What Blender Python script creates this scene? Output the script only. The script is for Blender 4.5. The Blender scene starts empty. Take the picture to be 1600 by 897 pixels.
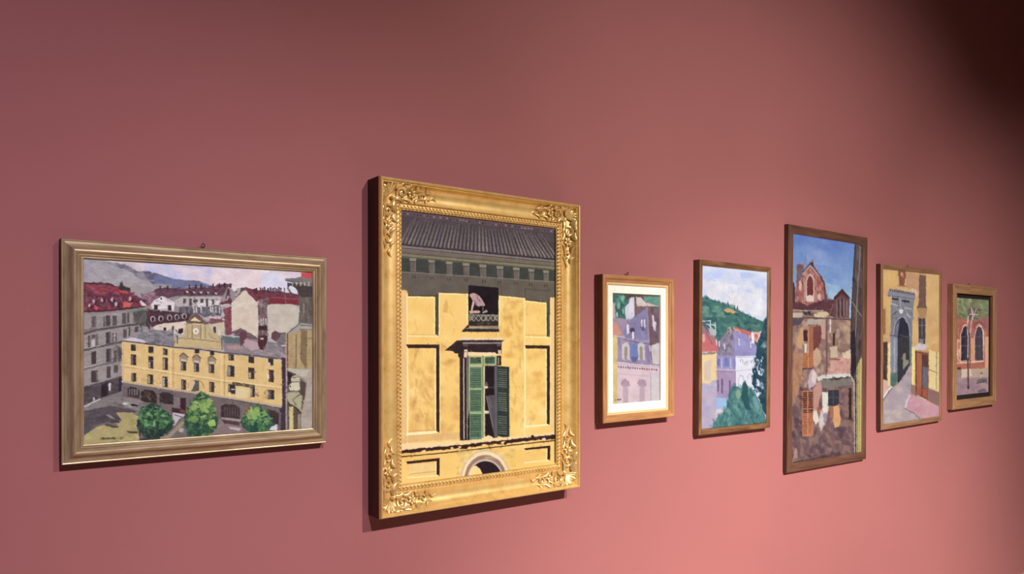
import bpy, math, random
import numpy as np
from mathutils import Matrix, Vector

# ------------------------------------------------------------------ camera, world, lights, exposure
SC = bpy.context.scene
COL = SC.collection
EYE = 1.50            # camera height
DIST = 1.90           # camera to wall
YAW, ROLL, FPX, HZ = 0.64673, 0.010046, 1155.0, 540.17

cam_d = bpy.data.cameras.new('camera')
cam = bpy.data.objects.new('camera', cam_d)
COL.objects.link(cam)
cam_d.sensor_fit = 'HORIZONTAL'
cam_d.sensor_width = 36.0
cam_d.lens = FPX / 1600 * 36.0
cam_d.shift_y = (HZ - 448.5) / 1600
cam_d.clip_start = 0.02
cam.matrix_world = (Matrix.Translation((0, -DIST, EYE)) @ Matrix.Rotation(-YAW, 4, 'Z')
                    @ Matrix.Rotation(math.pi / 2, 4, 'X') @ Matrix.Rotation(ROLL, 4, 'Z'))
SC.camera = cam

w = bpy.data.worlds.new('gallery_world')
SC.world = w
w.use_nodes = True
w.node_tree.nodes['Background'].inputs[0].default_value = (0.9, 0.93, 1.0, 1)
w.node_tree.nodes['Background'].inputs[1].default_value = 0.075

SC.view_settings.view_transform = 'Standard'
SC.view_settings.look = 'None'
SC.view_settings.gamma = 1
SC.view_settings.use_curve_mapping = False
SC.view_settings.exposure = 0.0

WALL_ALB = (0.36, 0.128, 0.129)
# four ceiling track spots: x, distance from wall, height, aim x, aim z, intensity, half angle, blend
SPOTS = [(1.201, 4.318, 3.866, 3.434, -0.767, 17.336, 0.448, 1.0),
         (0.269, 4.306, 3.890, -0.430, 0.257, 5.975, 0.508, 1.0),
         (2.001, 4.328, 3.878, 2.963, -0.025, 9.089, 0.717, 1.0),
         (2.001, 4.298, 3.886, 6.632, 0.174, 6.665, 0.447, 1.0)]
AMBIENT = 0.032
LCOL = [(1.0, 0.95, 0.87), (1.0, 0.90, 1.03), (1.0, 0.95, 0.87), (1.0, 0.95, 0.87)]
LSCALE = 4 * math.pi * math.pi / WALL_ALB[0] * 0.955
for (x, L, h, ax, az, I, ha, bl), lc in zip(SPOTS, LCOL):
    ld = bpy.data.lights.new('track_spot', 'SPOT')
    lo = bpy.data.objects.new('track_spot', ld)
    COL.objects.link(lo)
    ld.energy = I * LSCALE
    ld.color = lc
    ld.spot_size = 2 * ha
    ld.spot_blend = bl
    ld.shadow_soft_size = 0.035
    lo.location = (x, -L, h)
    lo.rotation_euler = (Vector((ax, 0, az)) - Vector((x, -L, h))).to_track_quat('-Z', 'Y').to_euler()


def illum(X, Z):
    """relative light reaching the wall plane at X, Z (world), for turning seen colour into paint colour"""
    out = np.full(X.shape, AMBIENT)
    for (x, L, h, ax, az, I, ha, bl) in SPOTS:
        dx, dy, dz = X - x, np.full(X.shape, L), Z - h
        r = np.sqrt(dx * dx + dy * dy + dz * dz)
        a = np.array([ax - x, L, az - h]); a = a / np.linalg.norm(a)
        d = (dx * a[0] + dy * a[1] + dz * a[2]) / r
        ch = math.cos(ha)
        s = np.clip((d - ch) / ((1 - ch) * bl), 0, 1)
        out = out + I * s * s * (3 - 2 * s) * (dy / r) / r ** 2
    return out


# ------------------------------------------------------------------ helpers
def nodes_of(name):
    m = bpy.data.materials.new(name)
    m.use_nodes = True
    nt = m.node_tree
    return m, nt, nt.nodes['Principled BSDF']


def N(nt, typ, **kw):
    n = nt.nodes.new(typ)
    for k, v in kw.items():
        if k in n.inputs:
            n.inputs[k].default_value = v
        else:
            setattr(n, k, v)
    return n


def ramp(nt, fac, stops):
    r = nt.nodes.new('ShaderNodeValToRGB')
    el = r.color_ramp.elements
    while len(el) < len(stops):
        el.new(0.5)
    for e, (p, c) in zip(el, stops):
        e.position = p
        e.color = (*c, 1)
    nt.links.new(fac, r.inputs[0])
    return r.outputs[0]


def mat_wall(name, col, rough=0.85, bump=0.05, scale=260):
    m, nt, b = nodes_of(name)
    tc = N(nt, 'ShaderNodeTexCoord')
    n = N(nt, 'ShaderNodeTexNoise', Scale=1.3, Detail=4.0)
    nt.links.new(tc.outputs['Object'], n.inputs['Vector'])
    lo = tuple(c * 0.965 for c in col); hi = tuple(min(1, c * 1.035) for c in col)
    nt.links.new(ramp(nt, n.outputs['Fac'], [(0.3, lo), (0.7, hi)]), b.inputs['Base Color'])
    b.inputs['Roughness'].default_value = rough
    b.inputs['Specular IOR Level'].default_value = 0.25
    n2 = N(nt, 'ShaderNodeTexNoise', Scale=scale, Detail=3.0)
    nt.links.new(tc.outputs['Object'], n2.inputs['Vector'])
    bp = N(nt, 'ShaderNodeBump', Strength=bump, Distance=0.002)
    nt.links.new(n2.outputs['Fac'], bp.inputs['Height'])
    nt.links.new(bp.outputs['Normal'], b.inputs['Normal'])
    return m


def mat_wood(name, dark, mid, light, rough=0.45, metal=0.0, grain=(6, 90, 90), bump=0.15, spec=0.4, ns=1.0):
    """grain runs along the object's X axis"""
    m, nt, b = nodes_of(name)
    tc = N(nt, 'ShaderNodeTexCoord')
    mp = N(nt, 'ShaderNodeMapping')
    mp.inputs['Scale'].default_value = grain
    nt.links.new(tc.outputs['Object'], mp.inputs['Vector'])
    n = N(nt, 'ShaderNodeTexNoise', Scale=ns, Detail=6.0, Roughness=0.62)
    nt.links.new(mp.outputs['Vector'], n.inputs['Vector'])
    nt.links.new(ramp(nt, n.outputs['Fac'], [(0.28, dark), (0.5, mid), (0.74, light)]), b.inputs['Base Color'])
    b.inputs['Roughness'].default_value = rough
    b.inputs['Metallic'].default_value = metal
    b.inputs['Specular IOR Level'].default_value = spec
    bp = N(nt, 'ShaderNodeBump', Strength=bump, Distance=0.001)
    nt.links.new(n.outputs['Fac'], bp.inputs['Height'])
    nt.links.new(bp.outputs['Normal'], b.inputs['Normal'])
    return m


def mat_gold(name, c0, c1, c2, metal=0.65, rough=0.42):
    m, nt, b = nodes_of(name)
    tc = N(nt, 'ShaderNodeTexCoord')
    n = N(nt, 'ShaderNodeTexNoise', Scale=28.0, Detail=8.0, Roughness=0.65)
    nt.links.new(tc.outputs['Object'], n.inputs['Vector'])
    nt.links.new(ramp(nt, n.outputs['Fac'], [(0.25, c0), (0.48, c1), (0.75, c2)]), b.inputs['Base Color'])
    b.inputs['Metallic'].default_value = metal
    n2 = N(nt, 'ShaderNodeTexNoise', Scale=9.0, Detail=5.0)
    nt.links.new(tc.outputs['Object'], n2.inputs['Vector'])
    mr = N(nt, 'ShaderNodeMapRange')
    mr.inputs['To Min'].default_value = rough - 0.08
    mr.inputs['To Max'].default_value = rough + 0.14
    nt.links.new(n2.outputs['Fac'], mr.inputs['Value'])
    nt.links.new(mr.outputs['Result'], b.inputs['Roughness'])
    n3 = N(nt, 'ShaderNodeTexNoise', Scale=120.0, Detail=4.0)
    nt.links.new(tc.outputs['Object'], n3.inputs['Vector'])
    bp = N(nt, 'ShaderNodeBump', Strength=0.12, Distance=0.001)
    nt.links.new(n3.outputs['Fac'], bp.inputs['Height'])
    nt.links.new(bp.outputs['Normal'], b.inputs['Normal'])
    return m


def mat_plain(name, col, rough=0.6, metal=0.0, spec=0.3):
    m, nt, b = nodes_of(name)
    tc = N(nt, 'ShaderNodeTexCoord')
    n = N(nt, 'ShaderNodeTexNoise', Scale=60.0, Detail=3.0)
    nt.links.new(tc.outputs['Object'], n.inputs['Vector'])
    nt.links.new(ramp(nt, n.outputs['Fac'], [(0.3, tuple(c * 0.94 for c in col)), (0.7, tuple(min(1, c * 1.04) for c in col))]),
                 b.inputs['Base Color'])
    b.inputs['Roughness'].default_value = rough
    b.inputs['Metallic'].default_value = metal
    b.inputs['Specular IOR Level'].default_value = spec
    return m


def mat_paint(name, rough=0.6, spec=0.06, bump=0.2):
    m, nt, b = nodes_of(name)
    at = N(nt, 'ShaderNodeAttribute')
    at.attribute_name = 'paint'
    tc = N(nt, 'ShaderNodeTexCoord')
    n = N(nt, 'ShaderNodeTexNoise', Scale=170.0, Detail=4.0)
    nt.links.new(tc.outputs['Object'], n.inputs['Vector'])
    hsv = N(nt, 'ShaderNodeHueSaturation')
    mr = N(nt, 'ShaderNodeMapRange')
    mr.inputs['To Min'].default_value = 0.93
    mr.inputs['To Max'].default_value = 1.07
    nt.links.new(n.outputs['Fac'], mr.inputs['Value'])
    nt.links.new(mr.outputs['Result'], hsv.inputs['Value'])
    nt.links.new(at.outputs['Color'], hsv.inputs['Color'])
    nt.links.new(hsv.outputs['Color'], b.inputs['Base Color'])
    b.inputs['Roughness'].default_value = rough
    b.inputs['Specular IOR Level'].default_value = spec
    bp = N(nt, 'ShaderNodeBump', Strength=bump, Distance=0.0006)
    nt.links.new(n.outputs['Fac'], bp.inputs['Height'])
    nt.links.new(bp.outputs['Normal'], b.inputs['Normal'])
    return m


def mesh_obj(name, verts, faces, mats, parent=None, smooth_angle=None, fmat=None):
    me = bpy.data.meshes.new(name)
    me.from_pydata(verts, [], faces)
    for m in (mats if isinstance(mats, (list, tuple)) else [mats]):
        me.materials.append(m)
    if fmat:
        me.polygons.foreach_set('material_index', fmat)
    if smooth_angle is not None:
        me.shade_smooth()
        me.set_sharp_from_angle(angle=smooth_angle)
    me.update()
    o = bpy.data.objects.new(name, me)
    COL.objects.link(o)
    if parent:
        o.parent = parent
    return o


def box_data(x0, x1, y0, y1, z0, z1):
    v = [(x0, y0, z0), (x1, y0, z0), (x1, y1, z0), (x0, y1, z0), (x0, y0, z1), (x1, y0, z1), (x1, y1, z1), (x0, y1, z1)]
    f = [(0, 3, 2, 1), (4, 5, 6, 7), (0, 1, 5, 4), (1, 2, 6, 5), (2, 3, 7, 6), (3, 0, 4, 7)]
    return v, f


def structure(name, bb, m):
    v, f = box_data(*bb)
    o = mesh_obj(name, v, f, m)
    o['kind'] = 'structure'
    return o


# ------------------------------------------------------------------ the room
M_wall = mat_wall('rose_wall_paint', WALL_ALB, bump=0.08)
M_wall2 = mat_wall('dark_room_paint', (0.26, 0.12, 0.115))
M_ceil = mat_wall('ceiling_paint', (0.34, 0.32, 0.30))
M_floor = mat_wood('pale_floor', (0.36, 0.27, 0.22), (0.42, 0.32, 0.26), (0.48, 0.37, 0.30), rough=0.4, grain=(1.2, 9, 9), bump=0.05)
RX0, RX1, RY0, RH = -3.6, 8.4, -7.0, 4.4
structure('floor', (RX0 - .2, RX1 + .2, RY0 - .2, 0.2, -0.12, 0.0), M_floor)
structure('ceiling', (RX0 - .2, RX1 + .2, RY0 - .2, 0.2, RH, RH + .12), M_ceil)
structure('wall_back', (RX0 - .2, RX1 + .2, 0.0, 0.2, 0.0, RH), M_wall)
structure('wall_left', (RX0 - .2, RX0, RY0, 0.0, 0.0, RH), M_wall2)
structure('wall_right', (RX1, RX1 + .2, RY0, 0.0, 0.0, RH), M_wall2)
structure('wall_front', (RX0 - .2, RX1 + .2, RY0 - .2, RY0, 0.0, RH), M_wall2)


# ------------------------------------------------------------------ frame builders
def thing(name, label, cat, cx, cz, rot_deg, group='framed paintings hung in a row'):
    o = bpy.data.objects.new(name, None)
    COL.objects.link(o)
    o.empty_display_size = 0.1
    o.location = (cx, 0, cz)
    o.rotation_euler = (0, -math.radians(rot_deg), 0)
    o['label'] = label
    o['category'] = cat
    o['group'] = group
    return o


def rails(parent, W, H, prof, mats, mat_of=None, name='frame_rail', closed_back=None, smooth=math.radians(32), labels=None):
    """four mitred mouldings; prof = [(t inward, d out from the wall)], each rail's length runs along its own X"""
    pts = list(prof) + list(closed_back or [(prof[-1][0], 0.0)])
    if pts[-1] == pts[0]:
        pts.pop()
    n = len(pts)
    made = {}
    out = []
    for k, (ln, half) in enumerate(((W, H / 2), (H, W / 2), (W, H / 2), (H, W / 2))):
        key = round(ln, 5)
        if key not in made:
            vs, fs, fm = [], [], []
            nseg = 12
            for (t, d) in pts:
                for j in range(nseg + 1):
                    x = -ln / 2 + t + (ln - 2 * t) * j / nseg
                    vs.append((x, -d, -t))
            for i in range(n):
                i2 = (i + 1) % n
                for j in range(nseg):
                    a = i * (nseg + 1) + j
                    b = i2 * (nseg + 1) + j
                    fs.append((a, b, b + 1, a + 1))
                    fm.append(mat_of(i) if mat_of else 0)
            fs.append(tuple(i * (nseg + 1) for i in reversed(range(n)))); fm.append(0)
            fs.append(tuple(i * (nseg + 1) + nseg for i in range(n))); fm.append(0)
            o = mesh_obj(name, vs, fs, mats, parent, smooth, fm)
            made[key] = o
        else:
            o = made[key].copy()
            COL.objects.link(o)
            o.parent = parent
        ang = (0, math.pi / 2, math.pi, -math.pi / 2)[k]
        o.rotation_euler = (0, ang, 0)
        o.location = (math.sin(ang) * half, 0, math.cos(ang) * half)
        out.append(o)
    return out


def ring_plate(name, parent, W, H, w2, h2, d0, d1, m, bevel=0.0):
    """flat board with a window (mount or liner): outer W x H, window w2 x h2, from d0 to d1"""
    def rect(a, b, d):
        return [(-a, -d, b), (a, -d, b), (a, -d, -b), (-a, -d, -b)]
    v = rect(W / 2, H / 2, d0) + rect(W / 2, H / 2, d1) + rect(w2 / 2 + bevel, h2 / 2 + bevel, d1) + rect(w2 / 2, h2 / 2, d0)
    f = []
    for a, b in ((0, 4), (4, 8), (8, 12), (12, 0)):
        for i in range(4):
            j = (i + 1) % 4
            f.append((a + i, b + i, b + j, a + j))
    return mesh_obj(name, v, f, m, parent)


def hanger(parent, x, z, d=0.006, s=1.0):
    """small wire hook showing above the frame"""
    pts = []
    for i in range(15):
        a = -math.pi * 0.5 + i / 14 * math.pi * 1.55
        pts.append((x + 0.006 * s * math.cos(a), -d - 0.0006 * i, z + 0.012 * s + 0.006 * s * math.sin(a)))
    pts = [(x - 0.001, -d, z - 0.008)] + pts
    tube_obj('hanging_hook', pts, 0.0016 * s, M_hook, parent)


def tube_data(pts, r, ns=6, taper=None):
    P = [Vector(p) for p in pts]
    vs, fs = [], []
    up = Vector((0.13, 1, 0.07)).normalized()
    for i, p in enumerate(P):
        t = (P[min(i + 1, len(P) - 1)] - P[max(i - 1, 0)]).normalized()
        a = t.cross(up).normalized()
        b = a.cross(t)
        rr = r * (taper(i / (len(P) - 1)) if taper else 1)
        for k in range(ns):
            q = 2 * math.pi * k / ns
            vs.append(tuple(p + (a * math.cos(q) + b * math.sin(q)) * rr))
    for i in range(len(P) - 1):
        for k in range(ns):
            k2 = (k + 1) % ns
            fs.append((i * ns + k, i * ns + k2, (i + 1) * ns + k2, (i + 1) * ns + k))
    fs.append(tuple(range(ns))[::-1])
    fs.append(tuple((len(P) - 1) * ns + k for k in range(ns)))
    return vs, fs


def tube_obj(name, pts, r, m, parent, ns=6, taper=None):
    v, f = tube_data(pts, r, ns, taper)
    return mesh_obj(name, v, f, m, parent, math.radians(50))


# ------------------------------------------------------------------ painter: brushwork on a canvas grid
def homography(quad):
    """unit square (0,0)(1,0)(1,1)(0,1) -> quad"""
    src = [(0, 0), (1, 0), (1, 1), (0, 1)]
    A, b = [], []
    for (u, v), (x, y) in zip(src, quad):
        A.append([u, v, 1, 0, 0, 0, -u * x, -v * x]); b.append(x)
        A.append([0, 0, 0, u, v, 1, -u * y, -v * y]); b.append(y)
    h = np.linalg.solve(np.array(A, float), np.array(b, float))
    return np.append(h, 1).reshape(3, 3)


_RT = np.random.default_rng(7).random((8, 64, 64))


def vnoise(X, Y, s, seed=0):
    x, y = X / s, Y / s
    xi, yi = np.floor(x).astype(int), np.floor(y).astype(int)
    fx, fy = x - xi, y - yi
    fx, fy = fx * fx * (3 - 2 * fx), fy * fy * (3 - 2 * fy)
    T = _RT[seed % 8]
    g = lambda a, b: T[(a + 17 * seed) % 64, b % 64]
    return ((g(xi, yi) * (1 - fx) + g(xi + 1, yi) * fx) * (1 - fy) + (g(xi, yi + 1) * (1 - fx) + g(xi + 1, yi + 1) * fx) * fy) * 2 - 1


class Art:
    """Paint laid on a canvas. Marks are noted in the sketch coordinates of `quad` (the picture's four
    corners as measured); a homography carries them onto the flat canvas."""

    def __init__(s, quad, w, h, nx, ny, bg, seed=1):
        s.w, s.h, s.nx, s.ny = w, h, nx, ny
        s.Hm = homography(quad)
        s.Hi = np.linalg.inv(s.Hm)
        u, v = np.meshgrid(np.linspace(0, 1, nx), np.linspace(0, 1, ny))
        s.u, s.v = u, v
        den = s.Hm[2, 0] * u + s.Hm[2, 1] * v + 1
        s.X0 = (s.Hm[0, 0] * u + s.Hm[0, 1] * v + s.Hm[0, 2]) / den
        s.Y0 = (s.Hm[1, 0] * u + s.Hm[1, 1] * v + s.Hm[1, 2]) / den
        s.n1 = vnoise(s.X0, s.Y0, 4.5, 1) * .65 + vnoise(s.X0, s.Y0, 2.1, 2) * .35
        s.n2 = vnoise(s.X0, s.Y0, 4.5, 3) * .65 + vnoise(s.X0, s.Y0, 2.1, 4) * .35
        s.tex = vnoise(s.X0, s.Y0, 9, 5) * .5 + vnoise(s.X0, s.Y0, 3.5, 6) * .3 + vnoise(s.X0, s.Y0, 1.6, 7) * .2
        s.C = np.empty((ny, nx, 3)); s.C[:] = np.array(bg, float)
        s.rng = random.Random(seed)

    def sub(s, x0, y0, x1, y1, pad=2.0):
        us, vs = [], []
        for x, y in ((x0 - pad, y0 - pad), (x1 + pad, y0 - pad), (x1 + pad, y1 + pad), (x0 - pad, y1 + pad)):
            q = s.Hi @ np.array([x, y, 1.0])
            us.append(q[0] / q[2]); vs.append(q[1] / q[2])
        i0 = max(0, int(min(us) * (s.nx - 1)) - 1); i1 = min(s.nx, int(max(us) * (s.nx - 1)) + 3)
        j0 = max(0, int(min(vs) * (s.ny - 1)) - 1); j1 = min(s.ny, int(max(vs) * (s.ny - 1)) + 3)
        if i0 >= i1 or j0 >= j1:
            return None
        return slice(j0, j1), slice(i0, i1)

    def put(s, sl, al, col, nz):
        col = np.array(col, float)
        c = col + (s.tex[sl] * nz)[..., None] * np.array([1, 1, .95]) if nz else col
        s.C[sl] += (c - s.C[sl]) * al[..., None]

    def mask(s, pts, sl, wob):
        X = s.X0[sl] + wob * s.n1[sl]; Y = s.Y0[sl] + wob * s.n2[sl]
        ins = np.zeros(X.shape, bool); dm = np.full(X.shape, 1e9)
        n = len(pts)
        for i in range(n):
            x1, y1 = pts[i]; x2, y2 = pts[(i + 1) % n]
            c = (y1 > Y) != (y2 > Y)
            if y1 != y2:
                ins ^= c & (X < (x2 - x1) * (Y - y1) / (y2 - y1) + x1)
            ex, ey = x2 - x1, y2 - y1
            L = ex * ex + ey * ey + 1e-9
            t = np.clip(((X - x1) * ex + (Y - y1) * ey) / L, 0, 1)
            dm = np.minimum(dm, (X - x1 - t * ex) ** 2 + (Y - y1 - t * ey) ** 2)
        sd = np.sqrt(dm) * np.where(ins, 1, -1)
        return sd

    def poly(s, pts, col, wob=.5, a=1.0, nz=7, aa=.45, g=None):
        xs = [p[0] for p in pts]; ys = [p[1] for p in pts]
        sl = s.sub(min(xs), min(ys), max(xs), max(ys))
        if sl is None:
            return
        al = np.clip(.5 + s.mask(pts, sl, wob) / (2 * aa), 0, 1) * a
        if g is not None:
            t = np.clip((s.Y0[sl] - min(ys)) / (max(ys) - min(ys) + 1e-6), 0, 1)[..., None]
            c = np.array(col, float) * (1 - t) + np.array(g, float) * t + (s.tex[sl] * nz)[..., None]
            s.C[sl] += (c - s.C[sl]) * al[..., None]
        else:
            s.put(sl, al, col, nz)

    def rect(s, x0, y0, x1, y1, col, **k):
        s.poly([(x0, y0), (x1, y0), (x1, y1), (x0, y1)], col, **k)

    def line(s, pts, wd, col, wob=.4, a=1.0, nz=5, aa=.45):
        xs = [p[0] for p in pts]; ys = [p[1] for p in pts]
        sl = s.sub(min(xs), min(ys), max(xs), max(ys), pad=2 + wd)
        if sl is None:
            return
        X = s.X0[sl] + wob * s.n1[sl]; Y = s.Y0[sl] + wob * s.n2[sl]
        dm = np.full(X.shape, 1e9)
        for (x1, y1), (x2, y2) in zip(pts, pts[1:]):
            ex, ey = x2 - x1, y2 - y1
            t = np.clip(((X - x1) * ex + (Y - y1) * ey) / (ex * ex + ey * ey + 1e-9), 0, 1)
            dm = np.minimum(dm, (X - x1 - t * ex) ** 2 + (Y - y1 - t * ey) ** 2)
        al = np.clip(.5 + (wd / 2 - np.sqrt(dm)) / (2 * aa), 0, 1) * a
        s.put(sl, al, col, nz)

    def ell(s, cx, cy, rx, ry, col, rot=0.0, wob=.5, a=1.0, nz=6, aa=.45):
        c, q = math.cos(math.radians(rot)), math.sin(math.radians(rot))
        s.poly([(cx + rx * math.cos(k) * c - ry * math.sin(k) * q, cy + rx * math.cos(k) * q + ry * math.sin(k) * c)
                for k in [2 * math.pi * i / 20 for i in range(20)]], col, wob=wob, a=a, nz=nz, aa=aa)

    def ring(s, cx, cy, rx, ry, wd, col, a0=0, a1=360, **k):
        s.line([(cx + rx * math.cos(math.radians(q)), cy + ry * math.sin(math.radians(q)))
                for q in np.linspace(a0, a1, 24)], wd, col, **k)

    def dabs(s, reg, cols, n, ln=5, wd=2, ang=0, spread=40, a=.7, jit=8):
        """n brush dabs inside polygon reg"""
        xs = [p[0] for p in reg]; ys = [p[1] for p in reg]
        R = s.rng
        k = 0
        tries = 0
        while k < n and tries < n * 6:
            tries += 1
            x, y = R.uniform(min(xs), max(xs)), R.uniform(min(ys), max(ys))
            ins = False
            for i in range(len(reg)):
                x1, y1 = reg[i]; x2, y2 = reg[(i + 1) % len(reg)]
                if (y1 > y) != (y2 > y) and x < (x2 - x1) * (y - y1) / (y2 - y1) + x1:
                    ins = not ins
            if not ins:
                continue
            k += 1
            t = math.radians(ang + R.uniform(-spread, spread))
            L = ln * R.uniform(.4, 1.2) / 2
            c = R.choice(cols)
            j = R.uniform(-jit, jit)
            s.line([(x - L * math.cos(t), y - L * math.sin(t)), (x + L * math.cos(t), y + L * math.sin(t))],
                   wd * R.uniform(.6, 1.3), tuple(q + j for q in c), wob=.8, a=a * R.uniform(.6, 1), aa=.7)

    def wash(s, reg, cols, n, r=10, a=.35):
        """soft clouds of colour"""
        xs = [p[0] for p in reg]; ys = [p[1] for p in reg]
        for _ in range(n):
            x, y = s.rng.uniform(min(xs), max(xs)), s.rng.uniform(min(ys), max(ys))
            q = r * s.rng.uniform(.5, 1.3)
            sl = s.sub(x - q, y - q, x + q, y + q)
            if sl is None:
                continue
            X = s.X0[sl] + 2 * s.n1[sl]; Y = s.Y0[sl] + 2 * s.n2[sl]
            al = np.clip(1 - np.sqrt((X - x) ** 2 + ((Y - y) * 1.3) ** 2) / q, 0, 1)
            al = al * al * (3 - 2 * al) * a * np.clip(.5 + s.mask(reg, sl, .6), 0, 1)
            s.put(sl, al, s.rng.choice(cols), 6)

    def repaint(s, n, ln=4.0, wd=1.5, jit=10, a=.55, ang=0, swirl=60):
        """go over the whole canvas with short strokes in the colour already there"""
        R = s.rng
        for _ in range(n):
            i, j = R.randrange(s.nx), R.randrange(s.ny)
            x, y = s.X0[j, i], s.Y0[j, i]
            t = math.radians(ang + swirl * (s.n1[j, i] + R.uniform(-.5, .5)))
            L = ln * R.uniform(.4, 1.1) / 2
            b = R.uniform(-jit, jit)
            c = s.C[j, i] + b + np.array([R.uniform(-3, 3), R.uniform(-2, 2), R.uniform(-4, 4)])
            s.line([(x - L * math.cos(t), y - L * math.sin(t)), (x + L * math.cos(t), y + L * math.sin(t))], wd * R.uniform(.6, 1.3), tuple(c), wob=.7, a=a * R.uniform(.6, 1), aa=.6, nz=3)

    def win(s, x0, y0, x1, y1, col=(62, 52, 54), sh=None, sl=.1, **k):
        """dark window, slanted by sl (dy/dx); sh: lighter shutter strip"""
        d = (x1 - x0) * sl
        s.poly([(x0, y0), (x1, y0 + d), (x1, y1 + d), (x0, y1)], col, wob=.35, **k)
        if sh:
            m = x0 + (x1 - x0) * .42
            s.poly([(x0 + .6, y0 + 2), (m, y0 + 2), (m, y1 - 1), (x0 + .6, y1 - 1)], sh, wob=.3)

    def build(s, name, parent, d, thick, mat, rot_deg, cx, cz, glow=1.0, lcol=(1, .95, .87), con=0.04, sat=0.90):
        nx, ny = s.nx, s.ny
        x = (s.u - .5) * s.w
        z = (.5 - s.v) * s.h
        co = np.stack([x, np.full_like(x, -d), z], -1).reshape(-1, 3)
        r = math.radians(rot_deg)
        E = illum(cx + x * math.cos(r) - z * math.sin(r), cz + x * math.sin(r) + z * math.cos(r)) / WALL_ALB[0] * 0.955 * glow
        c = np.clip(s.C / 255.0, 0.0, 1.0)
        c = np.clip(c - con * np.sin(2 * np.pi * c) / (2 * np.pi) - 0.012 * (1 - c) ** 2, 0.0, 1.0)   # a painter's fuller range
        lum = (c @ np.array([.3, .59, .11]))[..., None]
        c = np.clip(lum + (c - lum) * sat, 0.0, 1.0)
        lin = np.where(c <= .04045, c / 12.92, ((c + .055) / 1.055) ** 2.4)
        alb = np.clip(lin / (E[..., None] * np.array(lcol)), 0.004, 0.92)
        back = np.array([[-s.w / 2, -d + thick, s.h / 2], [s.w / 2, -d + thick, s.h / 2],
                         [s.w / 2, -d + thick, -s.h / 2], [-s.w / 2, -d + thick, -s.h / 2]])
        nv = nx * ny
        i, j = np.meshgrid(np.arange(nx - 1), np.arange(ny - 1))
        a = (j * nx + i).ravel()
        quads = np.stack([a, a + nx, a + nx + 1, a + 1], -1)
        top = list(range(0, nx)); bot = list(range((ny - 1) * nx, nv))
        lef = list(range(0, nv, nx)); rig = list(range(nx - 1, nv, nx))
        ng = [top + [nv + 1, nv], bot[::-1] + [nv + 3, nv + 2], lef[::-1] + [nv, nv + 3], rig + [nv + 2, nv + 1],
              [nv, nv + 1, nv + 2, nv + 3]]
        loops = np.concatenate([quads.ravel()] + [np.array(q) for q in ng]).astype(np.int32)
        tot = np.concatenate([np.full(len(quads), 4), np.array([len(q) for q in ng])]).astype(np.int32)
        st = np.concatenate([[0], np.cumsum(tot)[:-1]]).astype(np.int32)
        me = bpy.data.meshes.new(name)
        me.vertices.add(nv + 4)
        me.vertices.foreach_set('co', np.concatenate([co, back]).astype(np.float32).ravel())
        me.loops.add(len(loops)); me.loops.foreach_set('vertex_index', loops)
        me.polygons.add(len(tot)); me.polygons.foreach_set('loop_start', st)
        me.update(calc_edges=True)
        at = me.color_attributes.new('paint', 'FLOAT_COLOR', 'POINT')
        rgba = np.ones((nv + 4, 4), np.float32)
        rgba[:nv, :3] = alb.reshape(-1, 3); rgba[nv:, :3] = .5
        at.data.foreach_set('color', rgba.ravel())
        me.materials.append(mat)
        me.validate()
        o = bpy.data.objects.new(name, me)
        COL.objects.link(o)
        o.parent = parent
        return o


M_hook = mat_plain('iron_hook', (0.10, 0.06, 0.05), 0.5, 0.7)
M_oil = mat_paint('oil_paint')
M_back = mat_plain('frame_back_board', (0.06, 0.03, 0.02), 0.8)
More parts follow.
